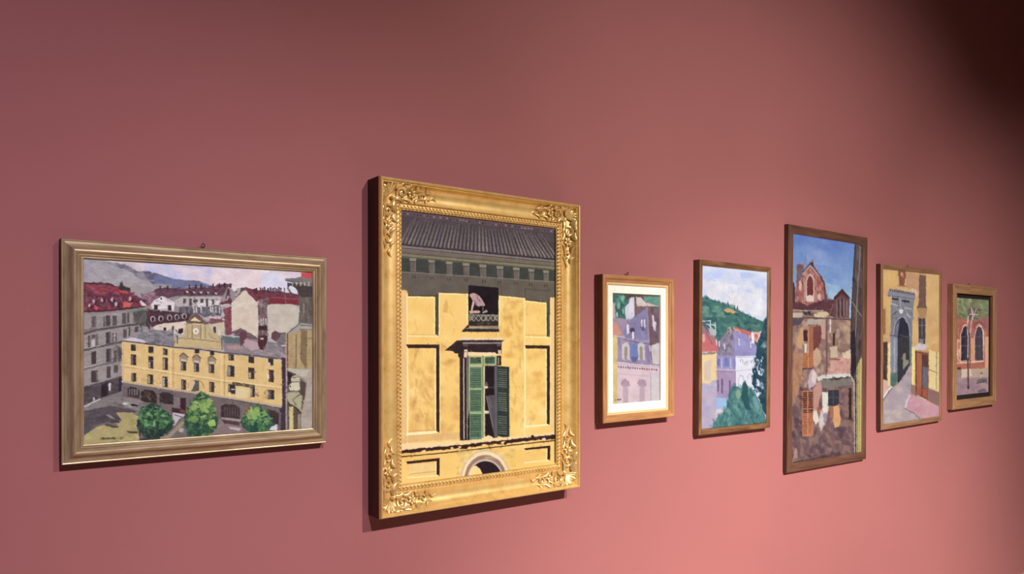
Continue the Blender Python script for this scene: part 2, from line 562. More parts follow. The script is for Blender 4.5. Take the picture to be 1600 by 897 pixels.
# ------------------------------------------------------------------ 1: square with the yellow town hall
def art_square():
    A = Art([(131.3, 405.5), (489, 424.4), (489, 670), (131.3, 695.6)], 0.523, 0.409, 540, 424, (176, 170, 172), 11)
    DK = (58, 48, 50)
    # sky
    A.poly([(125, 400), (495, 420), (495, 470), (125, 460)], (212, 196, 202), nz=8)
    A.wash([(225, 408), (330, 412), (330, 445), (225, 430)], [(176, 184, 222), (190, 194, 224), (166, 176, 216)], 44, 16, .7)
    A.wash([(285, 420), (420, 420), (420, 455), (285, 450)], [(226, 206, 204), (220, 198, 200), (232, 216, 212)], 40, 16, .5)
    A.wash([(408, 424), (470, 426), (470, 456), (408, 455)], [(196, 206, 238), (206, 214, 240), (214, 216, 234)], 34, 13, .6)
    A.dabs([(240, 415), (460, 425), (460, 450), (330, 445)], [(228, 214, 214), (205, 200, 216), (216, 196, 198)], 70, 12, 3, 4, 14, .35)
    # mountains
    A.poly([(125, 404), (165, 408), (180, 412), (196, 414), (206, 418), (214, 425), (222, 428), (227, 423), (233, 427), (247, 427),
            (256, 432), (272, 436), (300, 438), (312, 439), (325, 444), (336, 448), (336, 470), (125, 500)], (152, 148, 154), nz=10)
    A.poly([(165, 411), (182, 412), (200, 416), (214, 425), (228, 424), (246, 428), (258, 432), (264, 440), (240, 444), (216, 436), (200, 424), (180, 417)],
           (96, 94, 112), wob=1.5, nz=10)
    A.poly([(244, 428), (258, 432), (276, 437), (310, 439), (326, 445), (336, 449), (336, 455), (300, 456), (262, 450), (236, 440)], (108, 114, 146), wob=1, nz=9)
    A.poly([(290, 447), (335, 449), (335, 456), (290, 455)], (140, 132, 152), wob=1)
    A.wash([(131, 408), (215, 412), (240, 450), (200, 462), (131, 442)], [(176, 170, 172), (160, 156, 156), (186, 180, 180), (140, 136, 140), (164, 162, 154)], 60, 13, .35)
    A.wash([(200, 440), (270, 445), (262, 466), (204, 462)], [(152, 146, 140), (160, 152, 148), (146, 142, 144)], 50, 10, .5)
    A.dabs([(135, 412), (240, 432), (235, 455), (140, 438)], [(170, 165, 166), (150, 148, 148), (182, 177, 175)], 110, 10, 2.4, 10, 22, .35)
    # distant maroon roofs, middle
    A.poly([(220, 461), (240, 455), (262, 458), (262, 478), (235, 482), (222, 474)], (138, 108, 118), wob=1.2)
    A.dabs([(220, 458), (262, 456), (262, 476), (232, 480)], [(122, 88, 102), (160, 128, 136), (96, 66, 80), (176, 150, 156)], 50, 6, 2.2, 5, 30, .75)
    A.poly([(240, 455), (246, 451), (262, 450), (285, 452), (300, 449), (332, 450), (340, 445), (352, 443), (362, 443), (352, 462), (290, 463), (262, 466), (244, 462)], (100, 68, 80), wob=1.3)
    A.dabs([(242, 452), (352, 446), (350, 461), (262, 464)], [(84, 54, 68), (122, 86, 98), (104, 74, 86), (70, 48, 58)], 90, 5, 2, 0, 35, .75)
    for x, y in ((292, 456), (303, 456.5), (313, 456.5), (325, 457), (337, 458)):
        A.poly([(x - 2, y - 1.5), (x + 2.4, y), (x + 1.2, y + 2), (x - 1.5, y + .5)], (206, 196, 198), wob=.6)
        A.line([(x - 3, y + 1), (x - 3.4, y + 4)], 2, (66, 48, 56))
    for x in (250, 262, 296, 306, 314, 333, 343, 351, 360):
        A.rect(x - 1.4, 442 + abs(x - 350) * .05, x + 1.2, 449 + abs(x - 350) * .05, (72, 50, 58), wob=.8)
    # red roofs, left
    red = [(125, 442), (150, 443), (175, 444), (180, 448), (192, 451), (205, 459), (221, 467), (232, 478), (224, 483), (180, 486), (125, 490)]
    A.poly(red, (108, 54, 66), wob=1.2)
    A.dabs(red, [(148, 66, 78), (122, 54, 68), (92, 48, 62), (136, 78, 94), (106, 62, 80), (80, 46, 60)], 260, 8, 3, 5, 35, .75, 10)
    A.dabs([(131, 462), (225, 470), (228, 481), (131, 488)], [(82, 46, 60), (100, 64, 80), (138, 94, 108), (72, 46, 58), (164, 76, 80)], 140, 5, 2.4, 60, 40, .75)
    A.dabs([(136, 448), (160, 446), (190, 452), (186, 460), (150, 460)], [(166, 76, 86), (156, 66, 76)], 22, 10, 3.2, 5, 20, .8)
    A.poly([(193, 473), (206, 474), (203, 480), (192, 481)], (206, 92, 86), wob=1.2)
    A.poly([(186, 453), (199, 456), (200, 460), (188, 458)], (186, 78, 86), wob=1)
    A.poly([(148, 478), (154, 481), (152, 486), (148, 484)], (204, 84, 88), wob=1)
    for x, y in ((175, 469), (181, 476), (160, 469), (203, 468), (147, 472), (140, 478)):
        A.ell(x, y, 2.2, 3.2, (186, 160, 168), wob=1.2)
        A.ell(x + 3.4, y + 2, 2, 3.4, (72, 40, 52), wob=1.2)
    A.line([(128, 443.5), (150, 444), (175, 445.5), (179, 449)], 2.4, (66, 52, 54), wob=1.2)
    A.poly([(186, 452), (188, 444), (191, 440), (194, 447), (198, 450), (202, 449), (203, 457), (196, 455)], (58, 58, 52), wob=1.6)
    A.line([(131, 488), (180, 485.5), (225, 480)], 3, (92, 42, 52), wob=.8)
    # white gabled house, long white house
    A.poly([(262, 466), (282, 462), (346, 461), (346, 492), (262, 490)], (142, 134, 134), wob=.8)
    A.poly([(273, 470), (284, 463), (345, 462), (346, 478), (280, 480), (274, 478)], (178, 170, 166), wob=.6)
    A.poly([(308, 471), (345, 470), (345, 480), (309, 480)], (212, 206, 206), wob=1)
    for x0, x1, y0, y1 in ((286, 290.2, 466.5, 474), (295.5, 299.5, 467, 479), (302, 308.5, 468, 473), (313, 317.5, 467, 473), (321.5, 325, 467, 479), (331, 334.6, 468, 476)):
        A.rect(x0, y0, x1, y1, (84, 76, 78), wob=.4)
    A.line([(280, 463), (346, 462)], 1.4, (110, 88, 94))
    A.poly([(280, 479), (310, 480), (346, 476), (346, 493), (300, 497), (280, 489)], (104, 100, 108), wob=1.3)
    A.dabs([(280, 480), (346, 478), (346, 492), (282, 490)], [(72, 66, 76), (122, 118, 122), (86, 84, 98), (142, 136, 136)], 60, 5, 2.2, 80, 25, .7)
    for x in (302.5, 306, 313.6, 329, 332, 337, 342.6):
        A.line([(x, 480), (x + .6, 488)], 1.7, (216, 208, 206), wob=.7)
    A.poly([(236, 476), (240, 470.5), (253, 463), (258, 465), (273, 472.5), (272, 488), (267.5, 488), (267, 480), (262, 482), (254, 483), (246, 485), (241, 482), (236, 484)], (216, 207, 206), wob=.5)
    A.poly([(256, 465), (273, 473), (262, 472)], (190, 182, 184), wob=.5)
    A.rect(240.5, 477, 246, 484.5, DK, wob=.6); A.rect(262.5, 477, 267.6, 485, DK, wob=.6); A.ell(251.7, 467, 1.2, 1.7, (40, 32, 34), wob=.2)
    A.poly([(218, 471), (221, 470), (230, 478), (222, 479)], (214, 202, 204), wob=.8)
    # grey building, left
    gb = [(125, 491), (180, 487), (222, 481.5), (232, 478), (240, 488), (246, 494), (243, 512), (226, 517), (206, 527), (190, 533), (190, 614), (165, 622), (125, 640)]
    A.poly(gb, (148, 140, 136), wob=.6)
    A.dabs(gb, [(158, 150, 146), (138, 130, 126), (150, 140, 132), (128, 120, 118), (164, 154, 148)], 330, 9, 3, -8, 25, .5)
    A.poly([(222, 484), (238, 488), (246, 495), (242, 512), (212, 508), (209, 490)], (92, 92, 90), wob=1.2)
    A.dabs([(205, 485), (243, 490), (240, 508), (208, 506)], [(80, 84, 80), (96, 112, 98), (70, 66, 68), (108, 106, 104)], 50, 8, 2.6, 85, 20, .65)
    A.line([(128, 492.5), (180, 488), (226, 483)], 2.6, (134, 132, 128)); A.line([(200, 489), (222, 484)], 2, (104, 128, 104), wob=.8)
    A.line([(128, 523), (150, 517), (180, 512), (226, 505.5)], 3.4, (88, 80, 82), wob=.8)
    A.line([(128, 518), (152, 514)], 2, (112, 104, 104), wob=.8)
    A.line([(128, 549), (150, 543.5), (190, 535)], 3, (90, 82, 82), wob=.8); A.line([(128, 546), (156, 541)], 1.6, (166, 158, 154), wob=.8)
    A.line([(128, 579), (152, 572.5), (190, 564)], 2.2, (104, 96, 98), wob=.8); A.line([(128, 576), (160, 569)], 1.6, (164, 156, 152), wob=.8)
    A.line([(128, 606), (160, 597), (190, 587.5)], 2, (136, 126, 122), wob=.6)
    for x0, y0, x1, y1 in ((143.5, 496, 150.5, 513), (161.5, 496, 164, 512), (165.5, 494, 172.6, 511), (176, 494.5, 182.5, 510), (191, 490, 197, 507), (198.5, 489.5, 202.5, 506), (210, 489.5, 217, 505),
                           (138, 525.5, 141.4, 544), (143.4, 524, 149.5, 530), (150, 523.5, 153.6, 541), (165.8, 520, 173, 538), (175.6, 521.5, 178, 537), (180, 521, 182.6, 535), (192.6, 515, 198, 529), (201, 512, 203.6, 526), (211, 511, 217, 520),
                           (143, 550, 150.4, 570), (166, 546, 173.4, 567), (178, 549, 183, 566), (185, 544, 190, 564), (142.8, 580, 152.5, 598.5), (166.6, 574, 173, 592), (178, 572, 184.4, 584)):
        A.poly([(x0, y0), (x1, y0 - .8), (x1, y1 - 1), (x0, y1)], A.rng.choice([(82, 72, 74), (72, 64, 66), (92, 84, 84)]), wob=.6)
        if A.rng.random() < .5:
            A.line([(x1 - 1.4, y0 + 2), (x1 - 1.4, y1 - 2)], 1.1, (124, 116, 114), wob=.5)
    A.rect(143.6, 532, 148.6, 542, (186, 180, 178), wob=.8); A.rect(178.5, 523, 180, 534, (186, 178, 174), wob=.3)
    A.dabs([(174, 545), (190, 540), (190, 566), (174, 570)], [(96, 86, 92), (150, 140, 140), (76, 68, 72)], 26, 8, 2, 70, 30, .6)
    A.ell(181, 576, 3.2, 5, (84, 78, 70), wob=.8)
    A.poly([(125, 607), (160, 598), (190, 588), (190, 614), (165, 622), (125, 638)], (84, 75, 78), wob=.7)
    A.dabs([(131, 606), (190, 590), (190, 612), (131, 634)], [(74, 64, 68), (94, 84, 86), (66, 58, 64)], 60, 9, 3, -10, 25, .55)
    A.poly([(158, 602), (169, 599), (169, 618), (158, 623)], (52, 42, 46), wob=.6)
    A.poly([(186, 590), (190.5, 588), (190.5, 612), (184, 614)], (58, 50, 60), wob=.6)
    A.rect(169.8, 599, 173, 611.5, (196, 188, 190), wob=.3)
    # maroon dormer roof and cream range
    dr = [(228, 489), (236, 484), (250, 486), (272, 488), (296, 490), (298, 503), (262, 506), (238, 511), (232, 507)]
    A.poly(dr, (84, 56, 64), wob=1)
    A.dabs(dr, [(70, 46, 54), (98, 68, 76), (60, 42, 50)], 60, 6, 2, 10, 40, .7)
    for x, y in ((238.5, 498.5), (251, 498), (264.5, 496.5), (276, 495.5), (287.5, 494)):
        A.ell(x, y, 4.2, 4.8, (168, 152, 152), wob=.5); A.ell(x + .3, y + .8, 2.2, 3.4, (52, 42, 46), wob=.3)
    A.poly([(239, 512), (243, 509), (256, 505.5), (290, 502), (291, 524), (272, 520), (256, 518.5), (243, 516)], (214, 196, 178), wob=.7)
    A.rect(255, 512, 259.6, 520, DK, wob=.5); A.rect(268, 510, 271.5, 516, (66, 56, 56), wob=.5); A.poly([(279, 514), (286, 513.5), (286, 519), (282, 522), (277, 521)], (54, 44, 42), wob=.6)
    A.dabs([(262, 514), (276, 512), (276, 522), (264, 522)], [(96, 90, 92), (126, 118, 116)], 12, 5, 2, 40, 40, .7)
    A.line([(220, 508), (222, 520)], 3, (74, 62, 66), wob=1); A.line([(229, 504), (233, 514)], 3, (72, 58, 62), wob=1)
    # roofs and tall blind walls, right
    A.poly([(340, 478), (346, 466), (357, 447), (366, 455), (372, 452), (378, 449), (378, 462), (362, 476), (350, 480)], (150, 136, 140), wob=.8)
    A.poly([(356, 450), (359, 452), (360, 466), (355, 470), (352, 466)], (96, 62, 68), wob=.6); A.line([(357, 462), (353, 472)], 2, (196, 172, 178), wob=.5)
    A.poly([(343, 474), (362, 466), (363, 474), (348, 480)], (100, 60, 68), wob=.7)
    A.poly([(344, 476), (358, 474), (360, 477), (345, 480)], (186, 174, 172), wob=.5)
    A.poly([(366, 460), (372, 450), (380, 449), (386, 450), (384, 458), (370, 466)], (88, 76, 80), wob=.8)
    A.poly([(371, 450), (376, 449), (375, 458), (370, 460)], (164, 160, 156), wob=.6); A.ell(369, 460, 3, 3, (160, 150, 148), wob=.6)
    mr = [(382, 452), (384, 448), (392, 451), (400, 454), (412, 452), (430, 455), (456, 457), (470, 460), (470, 476), (440, 476), (420, 477), (404, 480), (400, 470), (392, 462)]
    A.poly(mr, (118, 60, 70), wob=.8)
    A.dabs(mr, [(104, 50, 60), (132, 68, 78), (96, 54, 62), (124, 72, 80)], 90, 7, 2.4, 8, 22, .6)
    A.poly([(422, 464.5), (450, 466), (467, 468), (467, 475), (421, 473)], (128, 50, 62), wob=.5); A.line([(424, 464), (467, 467)], 1, (160, 96, 102)); A.line([(446, 460), (447.4, 474)], 1.2, (156, 96, 104))
    A.poly([(394, 452), (402, 449), (403, 458), (398, 461)], (84, 54, 62), wob=.8)
    for x in (384, 407, 410.3, 413.4, 419.3, 423, 427, 430, 433, 436, 439, 445):
        A.rect(x - 1.1, 448 + A.rng.uniform(-1, 2), x + 1.1, 457, A.rng.choice([(86, 62, 76), (104, 82, 100), (76, 52, 62)]), wob=.5)
    A.poly([(350, 482), (363, 478), (363, 522), (352, 526), (350, 505)], (128, 72, 82), wob=.6)
    A.dabs([(350, 484), (362, 482), (362, 520), (352, 522)], [(112, 60, 70), (142, 86, 94), (92, 52, 60)], 26, 6, 2.4, 80, 25, .7)
    A.poly([(403, 468), (420, 464), (419, 524), (404, 528)], (118, 98, 98), wob=.6)
    A.dabs([(404, 470), (418, 468), (418, 524), (404, 526)], [(96, 72, 76), (146, 118, 124), (84, 64, 66), (164, 148, 146)], 44, 6, 2.6, 75, 30, .7)
    A.rect(404, 509, 418, 516, (66, 46, 48), wob=.7)
    for x in (407, 411, 415): A.rect(x, 497, x + 2, 508, (188, 176, 172), wob=.6)
    w1 = [(361.5, 473), (368, 466), (380, 454.5), (384.5, 453), (390, 461), (397, 469), (400.5, 470.5), (403.3, 470), (403.5, 529), (392, 521), (376, 512.5), (362, 519)]
    A.poly(w1, (206, 192, 172), wob=.5); A.wash(w1, [(218, 206, 186), (194, 178, 156), (212, 198, 182), (200, 180, 152)], 70, 9, .5)
    w2 = [(418, 476), (424, 474.5), (456, 474.5), (465, 477), (468.5, 484), (469.5, 504), (456, 513), (448, 521), (432, 517), (426, 520), (418.3, 521)]
    A.poly(w2, (192, 182, 166), wob=.5); A.wash(w2, [(202, 192, 176), (180, 170, 154), (188, 180, 168), (196, 184, 160)], 70, 9, .5)
    A.poly([(360, 519), (376, 512.5), (392, 521), (404, 529), (404, 534), (372, 526)], (110, 90, 94), wob=.6)
    A.dabs([(364, 519), (376, 514), (400, 528), (372, 528)], [(96, 70, 78), (126, 108, 108), (78, 60, 66)], 26, 6, 2.2, 30, 40, .7)
    A.poly([(425, 520), (430, 517), (440, 520), (447, 519), (447, 534), (432, 534), (424, 528)], (102, 72, 76), wob=.6)
    A.line([(422.5, 519), (423.5, 526)], 1.6, (206, 196, 190))
    # right hand tower
    A.poly([(468, 455), (495, 458), (495, 512), (466, 508), (469, 485)], (106, 98, 90), wob=.5)
    A.dabs([(468, 462), (489, 462), (489, 506), (468, 502)], [(92, 84, 76), (118, 110, 98), (98, 92, 88), (86, 78, 72)], 44, 9, 3, 85, 20, .55)
    A.line([(475, 474), (476, 492)], 2, (140, 130, 118), wob=1)
    A.poly([(449, 441), (470, 441), (495, 446), (495, 462), (472, 464), (466, 458), (458, 448), (452, 448)], (74, 68, 64), wob=.5)
    A.ell(459, 451.5, 8, 3.6, (204, 210, 220), rot=38, wob=.5)
    A.line([(450.5, 441), (450.5, 450), (455, 457), (464, 460.5)], 2, (78, 76, 78), wob=.4)
    A.poly([(446, 434.5), (462, 433.5), (471, 431.5), (471.5, 426), (495, 427), (495, 447), (470, 443), (448, 438.5)], (124, 115, 110), wob=.4)
    A.poly([(472, 424), (495, 425), (495, 435), (484, 434), (471.5, 431.5)], (196, 76, 82), wob=.4); A.line([(447, 437.5), (470, 440), (489, 443)], 1.2, (84, 78, 76))
    for x in (457.5, 464, 470.5, 477, 483): A.poly([(x - 2, 439.5), (x + 2, 440.3), (x + .6, 446), (x - .5, 446)], (176, 168, 160), wob=.4)
    A.poly([(447, 522), (456, 513), (470, 504), (495, 507), (495, 514), (470, 514.5), (458, 522)], (158, 156, 150), wob=.4)
    A.line([(449, 521), (470, 504.5)], 1.6, (104, 98, 96)); A.line([(450, 525), (470, 516.5)], 2.4, (58, 48, 44)); A.line([(470, 507.5), (492, 509)], 1.2, (98, 90, 84)); A.line([(470, 514.5), (492, 516)], 2.4, (104, 90, 76))
    A.poly([(447, 523), (470, 515), (495, 515), (495, 578), (447, 578)], (172, 148, 106), wob=.4)
    A.dabs([(452, 526), (489, 518), (489, 576), (452, 576)], [(180, 158, 116), (160, 138, 98), (170, 150, 112)], 50, 12, 3, 90, 8, .5)
    A.poly([(471, 516), (481, 516), (480, 578), (470, 562)], (128, 106, 78), wob=.6); A.line([(463.5, 522), (463, 576)], 1.1, (92, 72, 54)); A.line([(481.5, 528), (489, 528.5)], 1.2, (128, 104, 78))
    # forecourt and road
    A.poly([(125, 636), (165, 620), (190, 612), (225, 622), (300, 640), (447, 660), (447, 700), (125, 700)], (116, 106, 104), wob=.6)
    A.poly([(128, 638), (160, 624), (192, 612), (196, 626), (225, 630), (240, 642), (200, 650), (128, 652)], (124, 118, 114), wob=1)
    A.dabs([(135, 640), (190, 616), (235, 634), (200, 646), (140, 650)], [(106, 100, 98), (136, 128, 122), (96, 90, 90), (144, 138, 134)], 70, 12, 3, -8, 30, .55)
    A.line([(132, 636), (146, 629), (156, 624.5)], 2.4, (178, 170, 168), wob=.7); A.ell(147, 624, 2, 3, (180, 168, 166), wob=.8)
    A.poly([(125, 644), (150, 639), (172, 635), (200, 639), (216, 643), (204, 647), (184, 645), (190, 656), (184, 661), (164, 660), (150, 666), (140, 676), (125, 684)], (88, 80, 84), wob=1)
    A.dabs([(131, 644), (195, 640), (186, 656), (160, 660), (132, 680)], [(80, 72, 76), (98, 90, 92), (76, 70, 76)], 50, 12, 3.4, -12, 25, .5)
    A.poly([(192, 627), (208, 630), (217, 636), (204, 638), (194, 634)], (150, 142, 140), wob=.8); A.poly([(191, 630), (200, 630), (194, 634)], (206, 198, 198), wob=.8)
    A.poly([(202, 630.5), (214, 633), (216, 636), (206, 635.5)], (48, 42, 46), wob=.6)
    yg = [(125, 686), (140, 676), (150, 668), (162, 665), (176, 667), (186, 668), (181, 662), (190, 657), (183, 649), (182, 645), (206, 645), (216, 652), (217, 686), (222, 692), (125, 700)]
    A.poly(yg, (168, 154, 102), wob=1); A.wash(yg, [(180, 166, 112), (156, 142, 92), (188, 176, 122), (150, 144, 100)], 60, 9, .55)
    A.poly([(173, 658), (188, 660), (186, 662), (172, 661)], (76, 66, 64), wob=1); A.poly([(166, 662), (186, 668), (182, 670), (164, 666)], (86, 78, 66), wob=1); A.poly([(198, 674), (216, 675), (214, 678.5), (200, 677)], (78, 72, 52), wob=.8)
    A.poly([(165, 648), (172, 649), (180, 656), (172, 654)], (140, 130, 126), wob=.6)
    # town hall roofs
    A.poly([(190, 532.5), (205, 527), (224, 519), (234, 515), (258, 517), (272, 518), (277, 542), (232, 538)], (134, 128, 134), wob=.7)
    A.dabs([(205, 528), (230, 518), (270, 520), (274, 538), (230, 536)], [(104, 112, 112), (150, 144, 150), (118, 116, 122), (94, 96, 98), (162, 152, 156)], 64, 9, 3.2, 20, 40, .6)
    A.poly([(191, 532), (206, 527.5), (222, 531), (230, 535), (210, 534)], (202, 192, 198), wob=.6); A.line([(221.5, 510), (222.5, 526)], 2.4, (112, 122, 122), wob=.6)
    A.poly([(346, 523), (374, 525), (382, 531), (404, 530), (424, 534), (446, 538), (447, 562), (350, 551)], (136, 126, 130), wob=.6)
    A.dabs([(348, 526), (400, 532), (444, 540), (444, 558), (352, 549)], [(118, 116, 122), (168, 142, 148), (148, 138, 142), (104, 102, 106), (190, 160, 158)], 84, 9, 3, 14, 30, .6)
    A.poly([(346, 524), (374, 526), (374, 537), (352, 536)], (98, 108, 108), wob=.8); A.line([(348, 524), (374, 526.5)], 1.4, (186, 186, 184)); A.poly([(354, 540), (376, 540), (374, 546), (356, 546)], (172, 138, 132), wob=1.2)
    A.poly([(375, 517), (386, 519), (384, 531), (376, 542), (374, 530)], (104, 66, 76), wob=.8)
    A.poly([(382, 531), (402, 534), (404, 546), (392, 548), (380, 538)], (180, 152, 156), wob=1)
    A.poly([(403.5, 524), (419, 524), (417, 536), (413, 547), (406, 546), (403, 534)], (80, 50, 52), wob=.6); A.rect(407, 528, 412, 530.5, (206, 192, 188), wob=.5)
    A.poly([(432, 532), (440, 521), (447, 521), (446, 548), (436, 542)], (116, 112, 116), wob=.6); A.line([(434, 530), (440, 520)], 1.2, (78, 66, 70)); A.rect(440, 539, 446, 541, (206, 192, 196), wob=.6)
    # clock gable
    A.poly([(325, 503), (330, 496), (350, 497), (352, 502), (332, 508)], (126, 84, 92), wob=.7)
    for x, y in ((330, 496), (336, 497), (342, 497), (349, 499)): A.ell(x, y, 3, 1.4, (206, 178, 184), rot=15, wob=.7)
    A.poly([(326, 508), (350, 502.5), (350.5, 523), (340, 526), (330, 520)], (194, 182, 154), wob=.5); A.rect(333.4, 510.5, 337, 521, (74, 64, 54), wob=.4)
    A.poly([(272, 542), (277, 529), (286, 526), (290, 506), (294, 500), (304, 488.5), (326, 504), (329, 514), (340, 524), (346, 530), (347, 548)], (188, 170, 126), wob=.5)
    A.poly([(276, 530), (345, 536), (347, 549), (271, 542)], (194, 172, 120), wob=.4)
    A.line([(277, 529), (300, 529.5), (346, 535)], 1.5, (146, 124, 92), wob=.4)
    A.poly([(291, 504), (304.5, 488), (327, 504), (325, 507), (292, 506)], (112, 92, 90), wob=.5)
    A.poly([(308, 490), (313, 492), (327, 503), (322, 503)], (168, 148, 146), wob=.4)
    A.poly([(296.5, 501.5), (304, 495.5), (313.5, 502.5)], (222, 202, 144), wob=.3); A.line([(297, 503.5), (316, 504)], 1.3, (96, 76, 60)); A.line([(300, 506), (318, 507)], 1.3, (214, 196, 144))
    for x, c in ((293, (160, 142, 106)), (300, (128, 108, 78)), (313.6, (120, 100, 72)), (315.5, (210, 190, 138)), (320.5, (140, 120, 88))):
        A.line([(x, 508), (x, 529)], 1.2, c, wob=.3)
    A.rect(301.5, 508.5, 312.5, 527, (178, 158, 122), wob=.3)
    A.ell(305.8, 517.6, 4.5, 4.7, (232, 226, 212), wob=.3); A.ell(305.8, 517.6, 3, 3, (214, 206, 192), wob=.2); A.ell(305.6, 517.8, .9, .9, (70, 60, 56), wob=.1)
    A.ring(284, 514, 12, 14, 1.2, (172, 150, 108), 20, 90); A.ring(338, 518, 12, 12, 1.2, (150, 130, 96), 90, 170)
    for x, y in ((272.6, 518), (342.4, 520)):
        A.line([(x, y - 4), (x, y + 6)], 2, (212, 212, 206), wob=.5); A.line([(x, y + 6), (x + .8, y + 14)], 3.4, (170, 160, 134), wob=.5)
    A.line([(346, 528), (347, 546)], 1.6, (100, 88, 72)); A.line([(276.5, 525), (277, 537)], 1.4, (80, 66, 54))
    A.line([(190, 533), (232, 538), (275, 543.4), (310, 546), (350, 551.5), (400, 556), (447, 561.5)], 2.2, (94, 82, 84), wob=.4)
    A.line([(191, 531.6), (226, 535.4)], 1.2, (206, 196, 198)); A.line([(283, 541), (345, 546.5)], 1.6, (176, 160, 132))
    # facade
    fa = [(190.4, 534.5), (232, 539.5), (275, 545), (350, 553), (441.5, 563), (441.5, 634), (380, 625), (320, 615), (271, 608), (230, 602), (191, 596)]
    A.poly(fa, (216, 182, 118), wob=.4)
    A.wash(fa, [(226, 194, 130), (206, 168, 104), (222, 186, 116), (228, 200, 142), (204, 170, 112)], 150, 10, .5)
    A.dabs(fa, [(226, 192, 126), (206, 172, 108), (214, 178, 112)], 120, 9, 2.4, 85, 18, .35)
    A.line([(191, 571), (232, 577.5), (272, 583), (310, 589), (345, 594.5), (400, 601), (441, 606)], 3, (226, 196, 138), wob=.4); A.line([(191, 573), (272, 585.5), (345, 597), (441, 608.5)], 1.1, (170, 138, 88), wob=.5, a=.8)
    for x, y0, y1, c in ((270.6, 546, 606, (182, 148, 96)), (266, 546, 604, (232, 204, 146)), (350.6, 554, 618, (178, 146, 94)), (346, 554, 617, (232, 202, 142)), (193, 538, 594, (200, 170, 112))):
        A.line([(x, y0), (x, y1)], 1.5, c, wob=.4)
    sh = (150, 144, 132)
    for r in ((204.4, 538.5, 212, 548.5, None), (231.6, 541.5, 239.6, 552, None), (254.4, 545, 261.6, 555, (120, 114, 104)),
              (204.4, 554, 212.6, 571, (128, 98, 84)), (231.4, 557, 239.6, 563.5, None), (231.8, 564, 239.4, 575.5, (172, 166, 154)), (254, 559, 262, 578, (176, 152, 104)),
              (205, 583, 212.6, 596, (128, 116, 96)), (230.4, 585.5, 239, 600.5, (172, 162, 120)), (253.6, 588.5, 261.6, 605, (186, 178, 166)),
              (304, 545.5, 311, 552, None), (328, 548, 334.4, 555, None),
              (357, 553.5, 365.4, 563, (120, 114, 106)), (388.4, 556.5, 397, 567, None), (419.4, 559.5, 427.4, 570.5, None),
              (355.4, 571, 366, 588.5, sh), (388, 574, 397.6, 580, None), (388.4, 580, 397.4, 592, (170, 166, 124)), (420, 577.5, 428, 597, (104, 72, 62)),
              (356.4, 600.5, 362, 613, sh), (361, 601.5, 367.4, 616, None), (391.6, 605, 398.4, 620.5, (158, 140, 132)), (419.4, 609, 428.6, 624, (104, 96, 100))):
        A.win(*r[:4], sh=r[4])
    A.rect(361, 608, 366.4, 610, (206, 196, 170), wob=.3); A.rect(417.6, 584, 420.6, 592, (226, 212, 188), wob=.4); A.rect(419.4, 567, 422.6, 571, (236, 230, 220), wob=.3)
    for x, y in ((286.4, 563), (306.6, 565), (330.4, 567)):
        A.poly([(x - 6.5, y - 6), (x - 4, y - 10), (x, y - 12), (x + 4, y - 9), (x + 7, y - 5), (x + 6, y + 2), (x - 6, y + 2)], (152, 134, 106), wob=.5)
        A.line([(x - 6, y - 6), (x, y - 11), (x + 7, y - 5)], 1.3, (90, 74, 60)); A.poly([(x - 4, y - 2), (x + 4, y - 1), (x + 4, y + 2), (x - 4, y + 2)], (196, 178, 168), wob=.4)
        A.win(x - 4.2, y + 2, x + 4.2, y + 16, (64, 56, 60), (132, 126, 120))
        A.win(x - 3.6, y + 30, x + 4, y + 46, (66, 54, 52), (132, 116, 98))
    A.ring(306, 607, 12.5, 13, 1.1, (136, 110, 66), 180, 360, a=.9); A.ell(301, 604, 6, 9, (206, 176, 138), wob=.7)
    A.poly([(306, 596), (310, 597), (310, 606), (300, 622), (290, 624), (298, 612)], (92, 90, 84), wob=.8)
    A.poly([(363, 597), (398, 602), (398, 606.5), (363, 602)], (84, 72, 52), wob=.4)
    A.dabs([(365, 599), (396, 603), (396, 605), (365, 601)], [(178, 156, 104)], 14, 2, 1, 0, 40, .8)
    A.rect(368, 605.5, 388, 622, (218, 200, 156), wob=.8, a=.7)
    A.dabs([(398, 606), (404, 607), (404, 620), (398, 618)], [(120, 100, 76)], 10, 2.4, 1.6, 90, 30, .7); A.dabs([(414, 608), (419, 609), (419, 624), (414, 622)], [(120, 100, 76)], 10, 2.4, 1.6, 90, 30, .7)
    A.dabs([(205, 590), (270, 600), (268, 606), (205, 594)], [(140, 112, 70)], 24, 3, 1, 20, 40, .6)
    # arcade
    ar = [(191, 598), (232, 604), (271, 610.5), (320, 618), (380, 628), (447, 640), (447, 690), (320, 660), (260, 645), (191, 622)]
    A.poly(ar, (114, 101, 100), wob=.5); A.dabs(ar, [(124, 110, 108), (104, 92, 92), (118, 108, 102)], 140, 8, 2.6, 12, 25, .5)
    A.line([(191, 597), (232, 603), (271, 609.5), (320, 616), (380, 625.5), (445, 637)], 3, (184, 166, 134), wob=.4); A.line([(320, 618.4), (380, 628), (445, 639.5)], 1.1, (78, 64, 56))
    for x0, x1, yt, yb, c in ((199, 218, 605, 620.5, (60, 50, 54)), (220, 245, 609.5, 628, (54, 44, 44)), (249, 271, 613, 630, (60, 48, 50)), (345, 374.5, 631.5, 653, (64, 52, 54)), (413, 437, 641, 668, (66, 56, 54))):
        m = (x0 + x1) / 2
        A.poly([(x0, yb), (x0, yt + 3), (m - (x1 - x0) * .25, yt), (m + (x1 - x0) * .2, yt + 1), (x1, yt + 6), (x1, yb + 3)], c, wob=.6)
    for x in (202, 206, 210, 214): A.line([(x, 609), (x, 619)], 1.4, (136, 122, 124), wob=.5)
    for x in (351, 355, 359, 363, 367, 371): A.line([(x, 637), (x, 651)], 1.2, (100, 86, 86), wob=.5)
